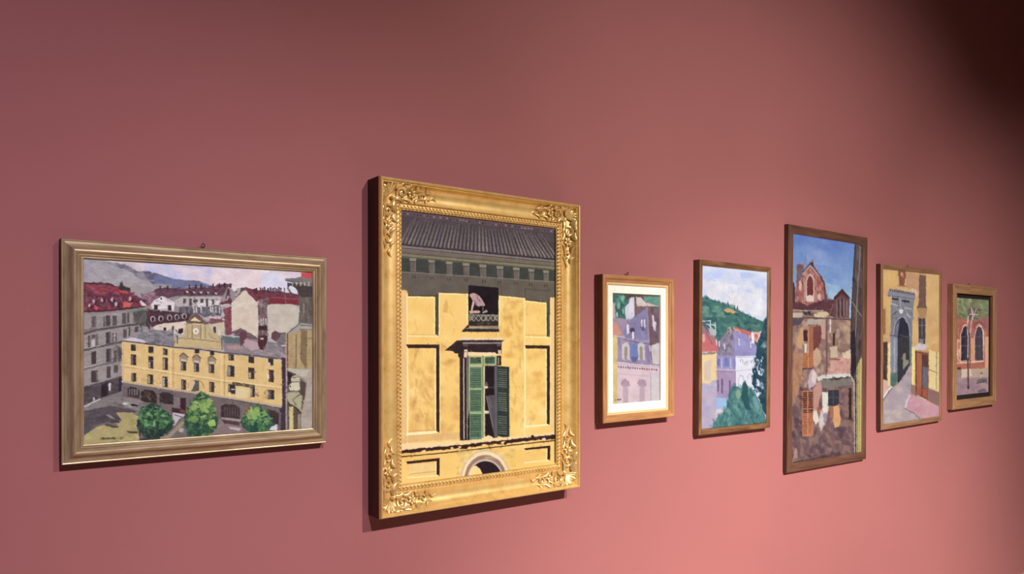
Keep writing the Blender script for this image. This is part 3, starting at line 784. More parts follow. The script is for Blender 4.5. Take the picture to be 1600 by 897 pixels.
    A.dabs([(222, 612), (244, 614), (244, 626), (222, 624)], [(112, 84, 70), (134, 118, 108), (74, 54, 48)], 20, 6, 2, 80, 30, .7)
    A.dabs([(415, 648), (436, 650), (436, 668), (415, 666)], [(88, 76, 70), (54, 44, 44)], 14, 7, 2.4, 80, 30, .6)
    A.rect(281.4, 622, 290, 642, (60, 44, 50), wob=.5)
    for k in range(5): A.line([(271, 622 + k * 3.4), (280, 623 + k * 3.4)], 1.2, (150, 134, 128), wob=.4)
    A.poly([(190, 621), (204, 623), (224, 627.5), (222, 631), (196, 626)], (140, 124, 122), wob=.6)
    A.poly([(320, 660), (344, 655), (380, 664), (380, 700), (320, 700)], (134, 116, 114), wob=.7); A.poly([(346, 652), (376, 656), (376, 660), (346, 655)], (158, 144, 138), wob=.5); A.poly([(346, 656), (374, 661), (374, 666), (350, 662)], (86, 64, 66), wob=.6)
    A.poly([(358, 667), (376, 670), (374, 674), (360, 671)], (186, 172, 168), wob=.8)
    A.line([(205, 700), (262, 684), (292, 655)], 6, (150, 136, 112), wob=.8)
    A.poly([(269, 645), (290, 649), (280, 655), (274, 664), (267, 668), (264, 662), (270, 655)], (188, 178, 184), wob=.7); A.line([(273, 649), (284, 652.5)], 1.6, (110, 100, 104)); A.ell(283, 673, 4, 3.4, (176, 164, 152), wob=.8)
    A.poly([(268, 637), (292, 643), (290, 648), (268, 645)], (70, 48, 48), wob=.6); A.poly([(282, 640), (292, 642), (290, 648), (281, 644)], (112, 72, 66), wob=.6)
    A.poly([(419, 664), (426, 666), (433.5, 664), (433.5, 674), (421, 673)], (198, 206, 206), wob=.5)
    # right dark gap, relief figure
    A.poly([(440.5, 558), (447.5, 560), (447.5, 690), (436, 690), (437, 640), (441.5, 636)], (66, 54, 64), wob=.4); A.line([(438, 646), (437, 674)], 3.4, (110, 96, 100)); A.line([(447.4, 540), (447.6, 690)], 1.5, (164, 142, 146), wob=.3); A.line([(449.6, 522), (450, 576)], 2, (118, 72, 62), wob=.3)
    A.poly([(448.5, 576), (495, 576), (495, 690), (448.5, 690)], (168, 156, 142), wob=.3); A.wash([(470, 580), (489, 580), (489, 672), (470, 672)], [(180, 168, 156), (154, 142, 130), (174, 166, 150)], 40, 8, .5)
    A.poly([(449, 578), (462, 583), (472, 590), (480, 600), (477, 622), (471, 646), (471, 672), (449, 672)], (96, 82, 72), wob=.4)
    A.poly([(449, 576), (468, 577), (484, 578), (480, 588), (472, 588), (460, 583), (452, 580)], (182, 176, 158), wob=.5); A.poly([(463, 584), (476, 592), (481, 600), (477, 606), (470, 592)], (140, 130, 122), wob=.6)
    A.poly([(450, 580), (458, 585), (454, 600), (450, 602)], (56, 46, 46), wob=.4); A.poly([(471, 592), (479, 600), (476, 620), (470, 614)], (84, 70, 66), wob=.5)
    A.poly([(455, 593), (457, 588), (464, 586), (469, 588), (469.5, 596), (456, 596.5)], (184, 178, 152), wob=.5); A.line([(458, 590.5), (468, 588.5)], .9, (104, 92, 76))
    A.poly([(453, 601), (456, 598), (469, 597), (469.5, 609), (466, 611.5), (454, 610.5), (451.5, 606)], (198, 194, 164), wob=.5); A.ell(454.3, 604, 1, 1.3, (44, 34, 32), wob=.2)
    A.poly([(449, 614), (458, 612.5), (468, 613), (474, 620), (475, 628), (471, 645), (464, 638), (455, 633), (450, 626)], (168, 164, 130), wob=.5); A.line([(470, 616), (458, 625), (463, 634)], 1.2, (92, 80, 64)); A.line([(452, 632), (462, 637), (471, 646)], 2, (66, 54, 44))
    A.line([(474, 622), (472, 640)], 1.2, (70, 58, 50))
    A.rect(452.6, 636, 459, 690, (202, 184, 126), wob=.5); A.line([(460, 640), (460, 664)], 1.6, (94, 80, 60)); A.line([(464.5, 644), (463.5, 672)], 2.4, (88, 76, 60)); A.rect(466, 648, 470, 690, (150, 138, 122), wob=.4); A.dabs([(456, 662), (466, 662), (466, 670), (456, 670)], [(120, 98, 60)], 8, 4, 1.2, 30, 30, .8)
    # trees
    def tree(cx, cy, rx, ry, lite, mid, dark, n):
        reg = [(cx + rx * math.cos(q) * (1 + .12 * math.sin(3 * q + cx)), cy + ry * math.sin(q) * (1 + .1 * math.cos(4 * q))) for q in [k / 16 * 2 * math.pi for k in range(16)]]
        A.poly(reg, dark, wob=2.4)
        A.dabs(reg, [dark, tuple(c - 14 for c in dark), mid], n, 6, 3.2, 40, 80, .8, 8)
        up = [(x, y - ry * .28) for x, y in reg if True]
        up = [(cx + (x - cx) * .92, cy - ry * .3 + (y - cy + ry * .28) * .66) for x, y in up]
        A.dabs(up, [mid, lite, mid, lite, tuple(c + 14 for c in lite), dark], int(n * .75), 6, 2.8, 30, 80, .8, 10)
    tree(240, 660, 29, 27, (104, 160, 96), (70, 122, 72), (48, 66, 58), 110)
    A.dabs([(215, 666), (235, 668), (250, 690), (218, 690)], [(58, 54, 62), (48, 52, 54)], 24, 8, 3, 60, 40, .7)
    tree(314, 652, 25, 36, (130, 164, 86), (94, 138, 74), (52, 82, 62), 130)
    A.dabs([(296, 630), (330, 625), (326, 640), (300, 646)], [(138, 170, 90), (116, 156, 82), (156, 182, 98)], 40, 6, 3.2, 40, 80, .8)
    A.ell(331, 662, 6, 5, (146, 184, 92), wob=1.6)
    A.dabs([(290, 660), (322, 664), (322, 684), (290, 682)], [(38, 66, 58), (60, 100, 74), (44, 76, 64)], 40, 6, 3, 60, 60, .8)
    tree(402, 658, 24, 21, (140, 172, 92), (86, 134, 78), (40, 78, 66), 90)
    A.dabs([(384, 640), (408, 636), (406, 652), (386, 656)], [(148, 178, 94), (126, 166, 88)], 34, 6, 3, 40, 70, .85)
    A.dabs([(384, 637), (390, 637), (390, 646), (384, 646)], [(150, 96, 66), (96, 54, 46)], 12, 2.4, 1.6, 60, 60, .9)
    A.dabs([(232, 455), (352, 458), (350, 500), (300, 505), (240, 520)], [(52, 40, 46), (64, 50, 56)], 60, 3, 1.2, 30, 60, .55)
    A.dabs([(192, 600), (445, 640), (440, 668), (195, 622)], [(50, 40, 42), (140, 126, 120)], 60, 4, 1.3, 20, 60, .5)
    A.repaint(5200, 4.2, 1.5, 13, .6)
    # signature, as short dark strokes
    x = 157.5
    R = random.Random(5)
    while x < 180:
        h = R.uniform(2.2, 3.2); b = 687.6 - (x - 157) * .03
        A.line([(x, b), (x + R.uniform(-.2, 1.2), b - h)], .8, (50, 44, 30), wob=.15)
        A.line([(x, b - R.uniform(0, h)), (x + 1.6, b - R.uniform(0, h))], .7, (50, 44, 30), wob=.15)
        x += 2.0
    A.line([(184.2, 685.6), (185.6, 685.5)], .8, (50, 44, 30), wob=.1)
    A.line([(190, 684), (187.8, 684.2), (187.6, 685.4), (189.4, 685.8), (189, 687.2), (187.4, 687.4)], .7, (50, 44, 30), wob=.1)
    A.line([(190.6, 684), (192.6, 683.8), (191.4, 687)], .7, (50, 44, 30), wob=.1)
    return A


P1X, P1Z = 0.4895, EYE - 0.0203
f1 = thing('framed_painting', 'wide town square painting with a yellow clock-gabled hall, in a bronze-brown moulded frame', 'painting', P1X, P1Z, 0.58)
M_bronze = mat_wood('bronze_gilt_wood', (0.27, 0.18, 0.098), (0.47, 0.35, 0.215), (0.61, 0.475, 0.32), rough=0.40, metal=0.5, grain=(9, 60, 60), bump=0.1)
M_darkside = mat_plain('dark_stained_side', (0.055, 0.022, 0.016), 0.6)
prof1 = [(0, 0), (0, .0275), (.0008, .0296), (.0026, .0306), (.0042, .0300), (.0048, .0288), (.0056, .0292), (.0062, .0312), (.0105, .0326), (.0150, .0358), (.0172, .0386),
         (.0180, .0412), (.0200, .0440), (.0228, .0460), (.0258, .0464), (.0288, .0448), (.0312, .0418), (.0324, .0404), (.0336, .0402), (.0340, .0420), (.0354, .0430),
         (.0366, .0420), (.0372, .0400), (.0386, .0398), (.0390, .0414), (.0404, .0414), (.0408, .0392), (.0425, .0386), (.0425, .0320)]
rails(f1, 0.608, 0.494, prof1, [M_bronze, M_darkside], lambda i: 1 if i in (0, 1) or i >= len(prof1) - 2 else 0, closed_back=[(.041, .012), (.034, 0)])
c1 = art_square().build('canvas', f1, 0.0362, 0.004, M_oil, 0.58, P1X, P1Z, lcol=(1, .945, .92), sat=0.86)
c1['label'] = 'oil painting of a square with red roofs, hills and green trees'
bk = box_data(-.262, .262, -.029, -.004, -.206, .206)
mesh_obj('backing_board', bk[0], bk[1], M_back, f1)
hanger(f1, -0.005, 0.248, s=0.7)
# ------------------------------------------------------------------ 2: gilt frame, yellow facade
def art_facade():
    A = Art([(625.6, 330), (868.4, 359), (868, 725), (625.7, 754)], 0.575, 0.777, 400, 600, (238, 200, 122), 22)
    def yr(x, yl, yrr):   # a line falling from yl at the left edge to yrr at the right edge
        return yl + (x - 625.6) / 242.8 * (yrr - yl)
    DK = (46, 34, 36)
    # plaster
    wall = [(620, 440), (875, 455), (875, 730), (620, 760)]
    A.wash(wall, [(248, 210, 128), (232, 190, 108), (244, 206, 132), (226, 182, 104), (250, 216, 144)], 240, 22, .5)
    A.wash([(640, 540), (678, 540), (678, 672), (640, 672)], [(214, 168, 104), (206, 158, 100), (246, 212, 140)], 26, 13, .5)
    A.wash([(786, 470), (818, 470), (818, 560), (786, 560)], [(206, 160, 84), (214, 168, 90), (196, 150, 82)], 22, 10, .5)
    A.wash([(688, 560), (717, 560), (717, 690), (688, 690)], [(208, 162, 98), (196, 148, 92), (224, 180, 112)], 26, 10, .5)
    A.wash([(824, 548), (853, 548), (853, 660), (824, 660)], [(206, 156, 82), (214, 168, 96), (250, 216, 150)], 26, 11, .5)
    A.dabs([(640, 470), (866, 480), (866, 665), (640, 690)], [(216, 174, 104), (204, 160, 94), (248, 214, 142)], 210, 9, 3, 85, 28, .28)
    A.poly([(694, 474), (697, 466), (700, 482), (700, 488), (692, 488)], (206, 162, 96), wob=1.6, a=.6)
    A.wash([(686, 530), (716, 560), (716, 690), (638, 690), (638, 640)], [(200, 152, 88), (188, 138, 80)], 22, 12, .4)
    A.dabs([(640, 545), (678, 545), (678, 668), (640, 668)], [(196, 150, 86), (186, 140, 84)], 26, 12, 4, 80, 30, .35)
    A.dabs([(786, 470), (818, 470), (818, 680), (800, 680)], [(200, 152, 84), (190, 146, 80)], 26, 14, 4, 80, 30, .35)
    # left flat strip
    A.poly([(620, 452), (635, 452), (637, 458), (637, 700), (620, 705)], (226, 188, 128), wob=.5); A.line([(636, 460), (636.6, 690)], 1.5, (252, 232, 172), wob=.3)
    # roof tiles
    A.poly([(620, 325), (875, 355), (875, 410), (620, 386)], (80, 71, 74), wob=.3)
    xb = 627.0
    while xb < 872:
        xt = 748 + (xb - 748) * (.86 if xb < 748 else .80)
        yb = 381 + (xb - 629) * .1; yt = 331 + (xt - 625.6) * .12 + A.rng.uniform(9, 15)
        c = A.rng.choice([(122, 114, 112), (112, 104, 104), (130, 121, 116), (116, 109, 104)])
        n = 5
        for k in range(n):
            t0, t1 = k / n, (k + .92) / n
            A.line([(xt + (xb - xt) * t0, yt + (yb - yt) * t0), (xt + (xb - xt) * t1, yt + (yb - yt) * t1)], 1.9 + 1.1 * t1, tuple(q - 12 + 14 * t1 for q in c), wob=.5, a=.55 + .4 * t1)
        A.line([(xt + 3, yt + 2), (xb + 3.2, yb)], 1.7, (60, 52, 55), wob=.4, a=.7)
        xb += 6.1
    A.poly([(620, 328), (875, 359), (875, 367), (620, 337)], (92, 80, 84), wob=.5)
    for k in range(48): A.ell(627 + k * 5.1, yr(627 + k * 5.1, 334.5, 363.5) + A.rng.uniform(-.6, .8), 1.3, 1.2, A.rng.choice([(60, 44, 56), (74, 58, 68), (150, 122, 124)]), wob=.4)
    A.wash([(625, 332), (868, 360), (868, 380), (625, 352)], [(94, 82, 88), (84, 75, 79)], 40, 10, .5)
    # gutter, cornice
    def band(l0, r0, l1, r1, c, **k):
        A.poly([(620, yr(620, l0, r0)), (875, yr(875, l0, r0)), (875, yr(875, l1, r1)), (620, yr(620, l1, r1))], c, wob=.35, **k)
    band(382, 406, 384.5, 409, (62, 54, 58)); band(384.5, 408.5, 387.5, 411, (126, 118, 118)); band(387.5, 411, 389.5, 413, (78, 72, 72))
    band(389.5, 413, 397, 419, (112, 104, 94)); band(395, 417, 397.4, 419.4, (92, 86, 76)); band(397.4, 419.4, 402, 423.5, (124, 120, 98)); band(401, 422.5, 403, 424.4, (84, 80, 70))
    band(403, 424, 426, 443, (66, 68, 64)); A.wash([(625, 404), (868, 426), (868, 442), (625, 425)], [(58, 64, 60), (76, 76, 72), (62, 64, 66)], 40, 8, .5)
    for x0, x1 in ((640, 650), (669.5, 679), (697, 706.5), (723, 733), (749, 759.5), (776, 786), (802, 811.5), (826, 834.5), (849, 857.5)):
        y = yr(x0, 402, 424.5)
        A.poly([(x0 + .5, y + 5), (x1 - .4, y + 6), (x1 - .6, y + 22), (x0 + 1.2, y + 21.5)], (104, 97, 90), wob=.5, nz=14)
        A.poly([(x0 - .4, y + .6), (x1 + .6, y + 1.6), (x1 + .2, y + 5.6), (x0, y + 5)], (136, 130, 112), wob=.4); A.line([(x0, y + 5.8), (x1, y + 6.6)], 1, (76, 72, 66))
        A.line([(x1 - .6, y + 7), (x1 - .8, y + 21)], 1.2, (124, 116, 106), wob=.4)
    # shaded wall under the eaves
    shade = [(620, yr(620, 425, 442)), (875, yr(875, 425, 442)), (875, 466), (860, 466), (859.5, 528), (854.4, 526), (854.2, 473), (821.5, 469.5), (820, 465.5), (779.5, 461.5), (779.5, 470), (731, 470), (731, 458.6), (685.5, 457), (685.2, 525), (680, 522), (679.6, 463), (638, 461.8), (635.5, 454), (620, 453)]
    A.poly(shade, (100, 93, 84), wob=.35); A.wash(shade, [(92, 84, 74), (110, 102, 90), (96, 90, 86), (104, 94, 80)], 70, 11, .5)
    A.line([(622, 425), (868, 442)], 1.5, (126, 118, 108), wob=.4); A.line([(638, 462), (680, 463)], 1.6, (62, 52, 44)); A.line([(686, 457), (731, 459)], 1.2, (78, 66, 52)); A.line([(780, 462), (820, 466)], 1.2, (80, 68, 52)); A.line([(822, 469.6), (854, 473)], 1.5, (66, 54, 46))
    for x in (647, 675, 701.5, 728.5, 756, 780, 806, 829.5, 853):
        y = yr(x, 430, 447)
        for q in (-2, 1.6): A.line([(x + q, y), (x + q + .2, y + 3.4)], 1.2, (62, 55, 50), wob=.2)
    A.line([(820, 452.5), (858, 456)], 1.1, (76, 70, 64), wob=.3); A.line([(820.5, 453), (821, 468)], 1.1, (76, 70, 64), wob=.3)
    A.poly([(680, 460), (685.4, 459), (685.2, 525), (680, 522)], (88, 78, 58), wob=.3)
    A.poly([(854.6, 470), (859.6, 468), (859.4, 527), (854.4, 525)], (88, 80, 64), wob=.3)
    A.line([(855.2, 490), (855.4, 525)], 1.3, (52, 42, 38), wob=.2); A.line([(680.8, 480), (681, 522)], 1.3, (58, 48, 40), wob=.2)
    # raised panel edges
    LT = (254, 238, 178)
    for p in ([(638, 464.5), (679, 465.5)], [(679.2, 466), (679.2, 522)], [(686, 459.5), (731, 461)], [(686.2, 460), (686, 524)], [(730.4, 462), (730.2, 506)], [(780, 464), (819, 467.5)], [(780.2, 465), (780, 507)],
              [(819.8, 468), (819.6, 700)], [(853.6, 476), (853.6, 524)], [(822, 472), (853, 475.5)], [(637, 524.5), (684, 525.5)], [(820, 527), (859, 528.5)], [(860.4, 468), (860.2, 664)]):
        A.line(p, 1.5, LT, wob=.35, a=.85)
    A.line([(638, 522.3), (680, 523)], 1.2, (214, 180, 118)); A.line([(822, 524), (853, 525)], 1.2, (206, 168, 104))
    A.poly([(860.6, 468), (875, 468), (875, 700), (860.6, 680)], (232, 196, 136), wob=.4)
    A.poly([(634.5, 537.5), (686.4, 538), (686.4, 674), (681.4, 674), (681.2, 543.5), (637.4, 543.2)], (58, 42, 36), wob=.3)
    A.line([(680.2, 545), (680.2, 672)], 1.3, LT, wob=.3); A.line([(637, 545), (637, 674)], 1.4, LT, wob=.3); A.line([(687.4, 540), (687.4, 676)], 1.2, (250, 226, 158), wob=.3)
    A.poly([(635, 674), (681, 671.5), (686, 674.6), (634.6, 678.4)], (252, 238, 184), wob=.4); A.line([(638, 671.5), (680, 670)], 1.2, (196, 156, 106))
    A.poly([(820, 540), (859.4, 540.6), (859.2, 664), (854.6, 662), (854.4, 545.6), (822, 545)], (58, 42, 36), wob=.3)
    A.line([(853.6, 547), (853.6, 660)], 1.3, LT, wob=.3); A.line([(821, 547), (821, 664)], 1.2, LT, wob=.3); A.poly([(820, 665), (855, 662.4), (859, 664.6), (820, 668)], (252, 238, 184), wob=.3)
    A.poly([(638, 678), (718, 674), (718, 684), (626, 690), (626, 684)], (210, 172, 122), wob=.6, a=.6)
    # small upper window with a bending figure
    A.poly([(731.8, 446.5), (778.6, 450.4), (778.8, 507), (731.6, 507)], (36, 29, 33), wob=.25)
    A.poly([(733.5, 462), (735, 459.5), (739, 458.6), (744, 460), (749, 463), (754, 470), (757.6, 476.5), (757, 479), (751, 480), (747, 479.5), (743, 476), (741.5, 472), (739, 470), (736, 466)], (182, 152, 146), wob=.5)
    A.poly([(741, 468), (748, 466), (755, 474), (756, 478), (748, 479), (743, 475)], (170, 146, 150), wob=.4)
    A.poly([(739, 468), (742, 471), (739.6, 480), (738, 488), (735.6, 488), (736.6, 478)], (200, 168, 154), wob=.4)
    A.poly([(733, 486), (748, 485.6), (751, 487.6), (748, 489.6), (734, 490.6)], (196, 164, 150), wob=.4)
    A.line([(744, 462), (750, 472)], 1, (120, 90, 86)); A.line([(740, 470), (745, 476)], 1, (110, 78, 72)); A.poly([(749, 479), (757, 478.6), (757, 484), (751, 488), (749, 485)], (26, 22, 26), wob=.3); A.poly([(754, 487.6), (760, 484.6), (762, 488), (754, 490.6)], (160, 150, 144), wob=.4); A.line([(755, 480), (754, 485)], 1, (150, 130, 124))
    A.poly([(732.4, 491.5), (778.6, 492.6), (778.6, 503), (732.4, 503)], (70, 64, 60), wob=.25)
    for k in range(6):
        x = 735 + k * 7.6
        A.line([(x - 2.4, 493), (x + 4.6, 502)], 1, (166, 160, 142), wob=.3); A.line([(x + 4.6, 493), (x - 2.4, 502)], 1, (166, 160, 142), wob=.3)
    for x, r in ((736, 3), (756, 4.4), (775, 3)): A.ring(x, 497.4, r, r * .9, .9, (172, 166, 148), wob=.3)
    A.line([(732.6, 492.2), (778.6, 493.2)], 1, (170, 164, 148), wob=.2)
    A.rect(732.4, 503, 778.6, 510, (56, 48, 46), wob=.3); A.dabs([(746, 504), (766, 504), (766, 508), (746, 508)], [(120, 112, 100)], 9, 4, 1, 10, 30, .7); A.line([(734, 510), (778, 510.6)], 1.6, (126, 120, 108), wob=.2)
    A.poly([(721.4, 517.6), (728, 512), (778.8, 512), (780, 517.4), (779.6, 519), (722, 518.6)], (54, 44, 42), wob=.3); A.line([(728.6, 512.8), (779, 513.6)], 2, (152, 146, 130), wob=.2)
    A.poly([(721.4, 517.6), (731.6, 507), (733, 512), (728, 513)], (48, 38, 38), wob=.3)
    # door hood and its cast shadow
    A.poly([(714, 531), (722, 527), (760, 528.4), (786, 528), (787.6, 531.6), (716, 532)], (232, 208, 168), wob=.4)
    A.poly([(694.4, 547.2), (704, 540), (714, 531.4), (788, 531.6), (783.8, 535), (783.6, 553), (776.6, 553), (731, 549.5), (730, 700), (718, 700), (718, 560), (715.4, 556), (716, 552), (710, 551.5), (708, 548.4)], (54, 42, 42), wob=.3)
    A.poly([(722.6, 534.6), (783, 535), (783.4, 537.4), (723, 537.4)], (146, 132, 132), wob=.3); A.poly([(722, 538), (731, 538), (731, 541.6), (724, 541)], (92, 80, 80), wob=.3); A.poly([(776, 538), (783, 537.6), (782, 541), (776.6, 541.4)], (98, 86, 88), wob=.3)
    A.poly([(725, 546), (730.4, 546.4), (730.4, 549), (729.6, 558.6), (724.4, 558)], (222, 196, 166), wob=.3); A.line([(725, 549.4), (730, 549.6)], .9, (120, 100, 88))
    A.poly([(778, 547), (783, 547.4), (782.6, 558), (778.6, 557.6)], (214, 186, 152), wob=.3)
    A.poly([(731, 550.2), (774, 550.8), (775, 553.4), (773.6, 555.4), (731, 555)], (240, 212, 168), wob=.3)
    A.line([(724.3, 560), (724.6, 684)], 1.3, (226, 206, 190), wob=.25); A.line([(729.4, 560), (729.6, 684)], 1, (168, 160, 148), wob=.25); A.rect(730.4, 556, 733.4, 686, (118, 112, 100), wob=.25)
    A.rect(775.6, 556, 783, 571, (58, 46, 44), wob=.3); A.line([(778.6, 559), (778.6, 569)], 1, (210, 196, 176), wob=.2)
    # transom louvres
    G1, GD = (154, 176, 138), (30, 40, 34)
    for x0, x1 in ((732.6, 753.6), (756, 775.4)):
        A.rect(x0, 556.4, x1, 570.8, G1, wob=.3); A.rect(x0 + 1.8, 558.4, x1 - 2.4, 568, GD, wob=.25)
        for y in (560.6, 563.6, 566.6): A.line([(x0 + 2.4, y), (x1 - 2.6, y + .2)], 1.1, (132, 154, 120), wob=.3)
    A.line([(754.6, 556), (754.8, 571)], 1.2, (58, 60, 50))
    # left leaf
    A.rect(732.2, 571.6, 754.2, 686, (152, 174, 130), wob=.3)
    for y0, y1 in ((574.4, 605.4), (609, 642), (646.4, 683)):
        A.rect(734.2, y0, 751.8, y1, (38, 54, 46), wob=.25)
        y = y0 + 2
        while y < y1:
            A.line([(734.6, y), (751.4, y - .3)], 1.25, A.rng.choice([(128, 158, 122), (116, 148, 120), (140, 166, 128)]), wob=.35)
            y += 2.75
    A.line([(754.2, 572), (754.4, 684)], 1.1, (70, 74, 40)); A.rect(733, 681, 752.4, 686.4, (96, 132, 106), wob=.3)
    A.poly([(730.4, 655), (733.4, 640), (733.4, 686), (730.4, 686)], (36, 34, 34), wob=.3)
    # dark opening, curtain, right leaf
    A.rect(755, 571.4, 774, 686, (40, 31, 36), wob=.3)
    A.rect(754.8, 572, 757.4, 684, (206, 198, 160), wob=.3)
    A.rect(757, 603, 762, 606.2, (236, 222, 188), wob=.3); A.rect(757, 641, 764, 645.4, (226, 214, 176), wob=.3); A.poly([(757, 595), (761, 597), (763, 602), (757, 604)], (96, 82, 82), wob=.6)
    A.line([(762, 605), (774, 605)], 1.2, (88, 80, 84)); A.poly([(759, 617.6), (773, 616.6), (773.6, 690), (769, 668), (763, 640)], (88, 82, 86), wob=.5); A.line([(760, 619), (770, 666)], 1.1, (130, 122, 128)); A.line([(763.6, 620), (767, 636)], 1, (124, 116, 122))
    A.rect(772, 571, 777.4, 683, (86, 88, 86), wob=.3); A.line([(774.6, 572), (774.8, 680)], 1, (112, 112, 108), wob=.2)
    A.poly([(777, 572), (795.2, 573.2), (795.4, 685), (777, 680)], (52, 60, 54), wob=.25)
    A.line([(794.2, 574), (794.4, 684)], 1.6, (36, 40, 32), wob=.2)
    y = 577.0
    while y < 676:
        if not (603.5 < y < 610 or 641 < y < 647):
            A.line([(778.4, y), (791.4, y + 1.4)], 1.1, A.rng.choice([(122, 132, 122), (104, 116, 106), (134, 142, 130)]), wob=.5, a=.9)
        y += 3.3
    A.line([(795.8, 576), (796, 684)], 1.2, (168, 160, 120), wob=.2)
    # sill, string course
    A.poly([(752, 684), (762, 679), (768, 681), (772, 685), (795, 683.6), (795, 688), (752, 690)], (234, 210, 158), wob=.5)
    A.poly([(620, 691), (700, 688), (775, 683.5), (875, 674.5), (875, 680), (775, 690.5), (700, 696), (620, 701.5)], (240, 210, 156), wob=.5)
    A.poly([(626, 700.8), (700, 694.8), (775, 688.2), (868.6, 678.8), (868.6, 685.6), (830, 688), (800, 691.4), (775, 693), (735, 697), (700, 700.4), (680, 701.4), (655, 703.6), (626, 706.2)], (58, 37, 36), wob=1.2)
    for x, y in ((662, 702), (706, 698.6), (718, 697), (756, 694), (786, 690.6), (850, 686)): A.ell(x, y, A.rng.uniform(2, 4), 1.4, (240, 206, 148), rot=-6, wob=1)
    for x, y in ((789, 692), (832, 681.5), (764, 692.5)): A.ell(x, y, 2.4, 2, (54, 34, 34), wob=.6)
    A.ell(851, 685.6, 1.8, 1.5, (222, 206, 206), wob=.4)
    A.line([(626, 711), (700, 705), (775, 697.4), (868, 688)], 1.6, (58, 32, 24), wob=.4)
    # plinth panels
    A.poly([(634.4, 718.4), (686.6, 713.4), (686.4, 741.4), (681.8, 738.6), (681.8, 718), (637, 722.4)], (58, 36, 34), wob=.3)
    A.rect(638.6, 722, 681, 738, (234, 202, 136), wob=.6); A.line([(640, 738), (681, 734)], 1.2, (196, 160, 108), wob=.6); A.line([(637, 743.6), (684, 740.6)], 1.8, (252, 232, 178), wob=.5); A.line([(681, 719), (681, 737)], 1.1, LT)
    A.poly([(818.6, 699.8), (860, 696), (859.6, 719.4), (855.4, 717), (855.6, 700), (821, 702.6)], (58, 36, 34), wob=.3)
    A.wash([(822, 703), (854, 700), (854, 716), (822, 720)], [(222, 178, 112), (236, 198, 132)], 10, 8, .6); A.line([(820, 722), (858, 719)], 1.6, (250, 232, 178), wob=.4); A.line([(854.6, 702), (854.6, 716)], 1, LT)
    # archway
    A.wash([(715, 702), (740, 700), (726, 740), (712, 745)], [(196, 170, 112), (186, 160, 108)], 12, 9, .5); A.wash([(780, 700), (806, 700), (806, 728), (792, 730)], [(206, 172, 98), (186, 160, 100), (220, 186, 110)], 18, 9, .5)
    def arch(rx, ry, c, wob=.4): A.poly([(758 + rx * math.cos(q), 748 - ry * math.sin(q)) for q in np.linspace(0, math.pi, 26)] + [(758 - rx, 762), (758 + rx, 762)], c, wob=wob)
    arch(39.5, 47, (206, 186, 152)); arch(37, 44, (238, 214, 166)); arch(33, 38.5, (148, 122, 108)); arch(28.4, 32, (196, 178, 160)); arch(26, 29, (44, 33, 38))
    A.wash([(724, 706), (792, 706), (792, 718), (724, 720)], [(240, 222, 178), (222, 200, 152)], 12, 8, .3)
    A.poly([(731, 745), (734, 733), (739, 726.4), (744, 726), (750, 731), (754, 740), (754, 760), (728, 760)], (238, 210, 146), wob=.4)
    A.line([(855.2, 730), (868, 727)], 1.2, (200, 160, 100))
    A.repaint(2600, 5.5, 2.0, 8, .26, 80, 40)
    A.line([(867.4, 362), (867.2, 722)], 1.3, (44, 26, 22), wob=.15)
    return A


P2X, P2Z = 1.2954, EYE - 0.0049
W2, H2 = 0.735, 0.940
f2 = thing('framed_painting', 'tall painting of a yellow facade with green shutters, in a wide ornate gilt frame', 'painting', P2X, P2Z, 0.72)
M_gold = mat_gold('gilding', (0.66, 0.40, 0.12), (0.83, 0.56, 0.20), (0.92, 0.67, 0.29), metal=0.5, rough=0.36)
M_gold_hi = mat_gold('gilt_ornament', (0.40, 0.22, 0.06), (0.78, 0.54, 0.22), (0.92, 0.70, 0.36), metal=0.6, rough=0.34)
prof2 = [(0, 0), (0, .066), (.0005, .0712), (.002, .0755), (.0045, .0775), (.007, .0770), (.0088, .0748), (.0095, .0715), (.0105, .0700), (.0120, .0700), (.0128, .0660),
         (.0150, .0610), (.0185, .0560), (.0235, .0515), (.0300, .0482), (.0370, .0466), (.0440, .0464), (.0510, .0476), (.0570, .0500), (.0605, .0516), (.0620, .0512),
         (.0628, .0460), (.0640, .0456), (.0650, .0470), (.0660, .0492), (.0690, .0502), (.0745, .0502), (.0775, .0488), (.0790, .0462), (.0800, .0455), (.0810, .0460), (.0810, .0400)]


def depth2(t):
    for (a, b), (c, d) in zip(prof2[1:], prof2[2:]):
        if a <= t <= c and c > a:
            return b + (d - b) * (t - a) / (c - a)
    return prof2[-2][1]


rails(f2, W2, H2, prof2, [M_gold, M_darkside], lambda i: 1 if i == 0 or i >= len(prof2) - 1 else 0, closed_back=[(.079, .03), (.06, 0)])
c2 = art_facade().build('canvas', f2, 0.0415, 0.004, M_oil, 0.72, P2X, P2Z, sat=1.03)
c2['label'] = 'oil painting of a sunlit yellow facade with tiled eaves and a half-open green shutter'
bk = box_data(-.288, .288, -.037, -.004, -.389, .389)
mesh_obj('backing_board', bk[0], bk[1], M_back, f2)


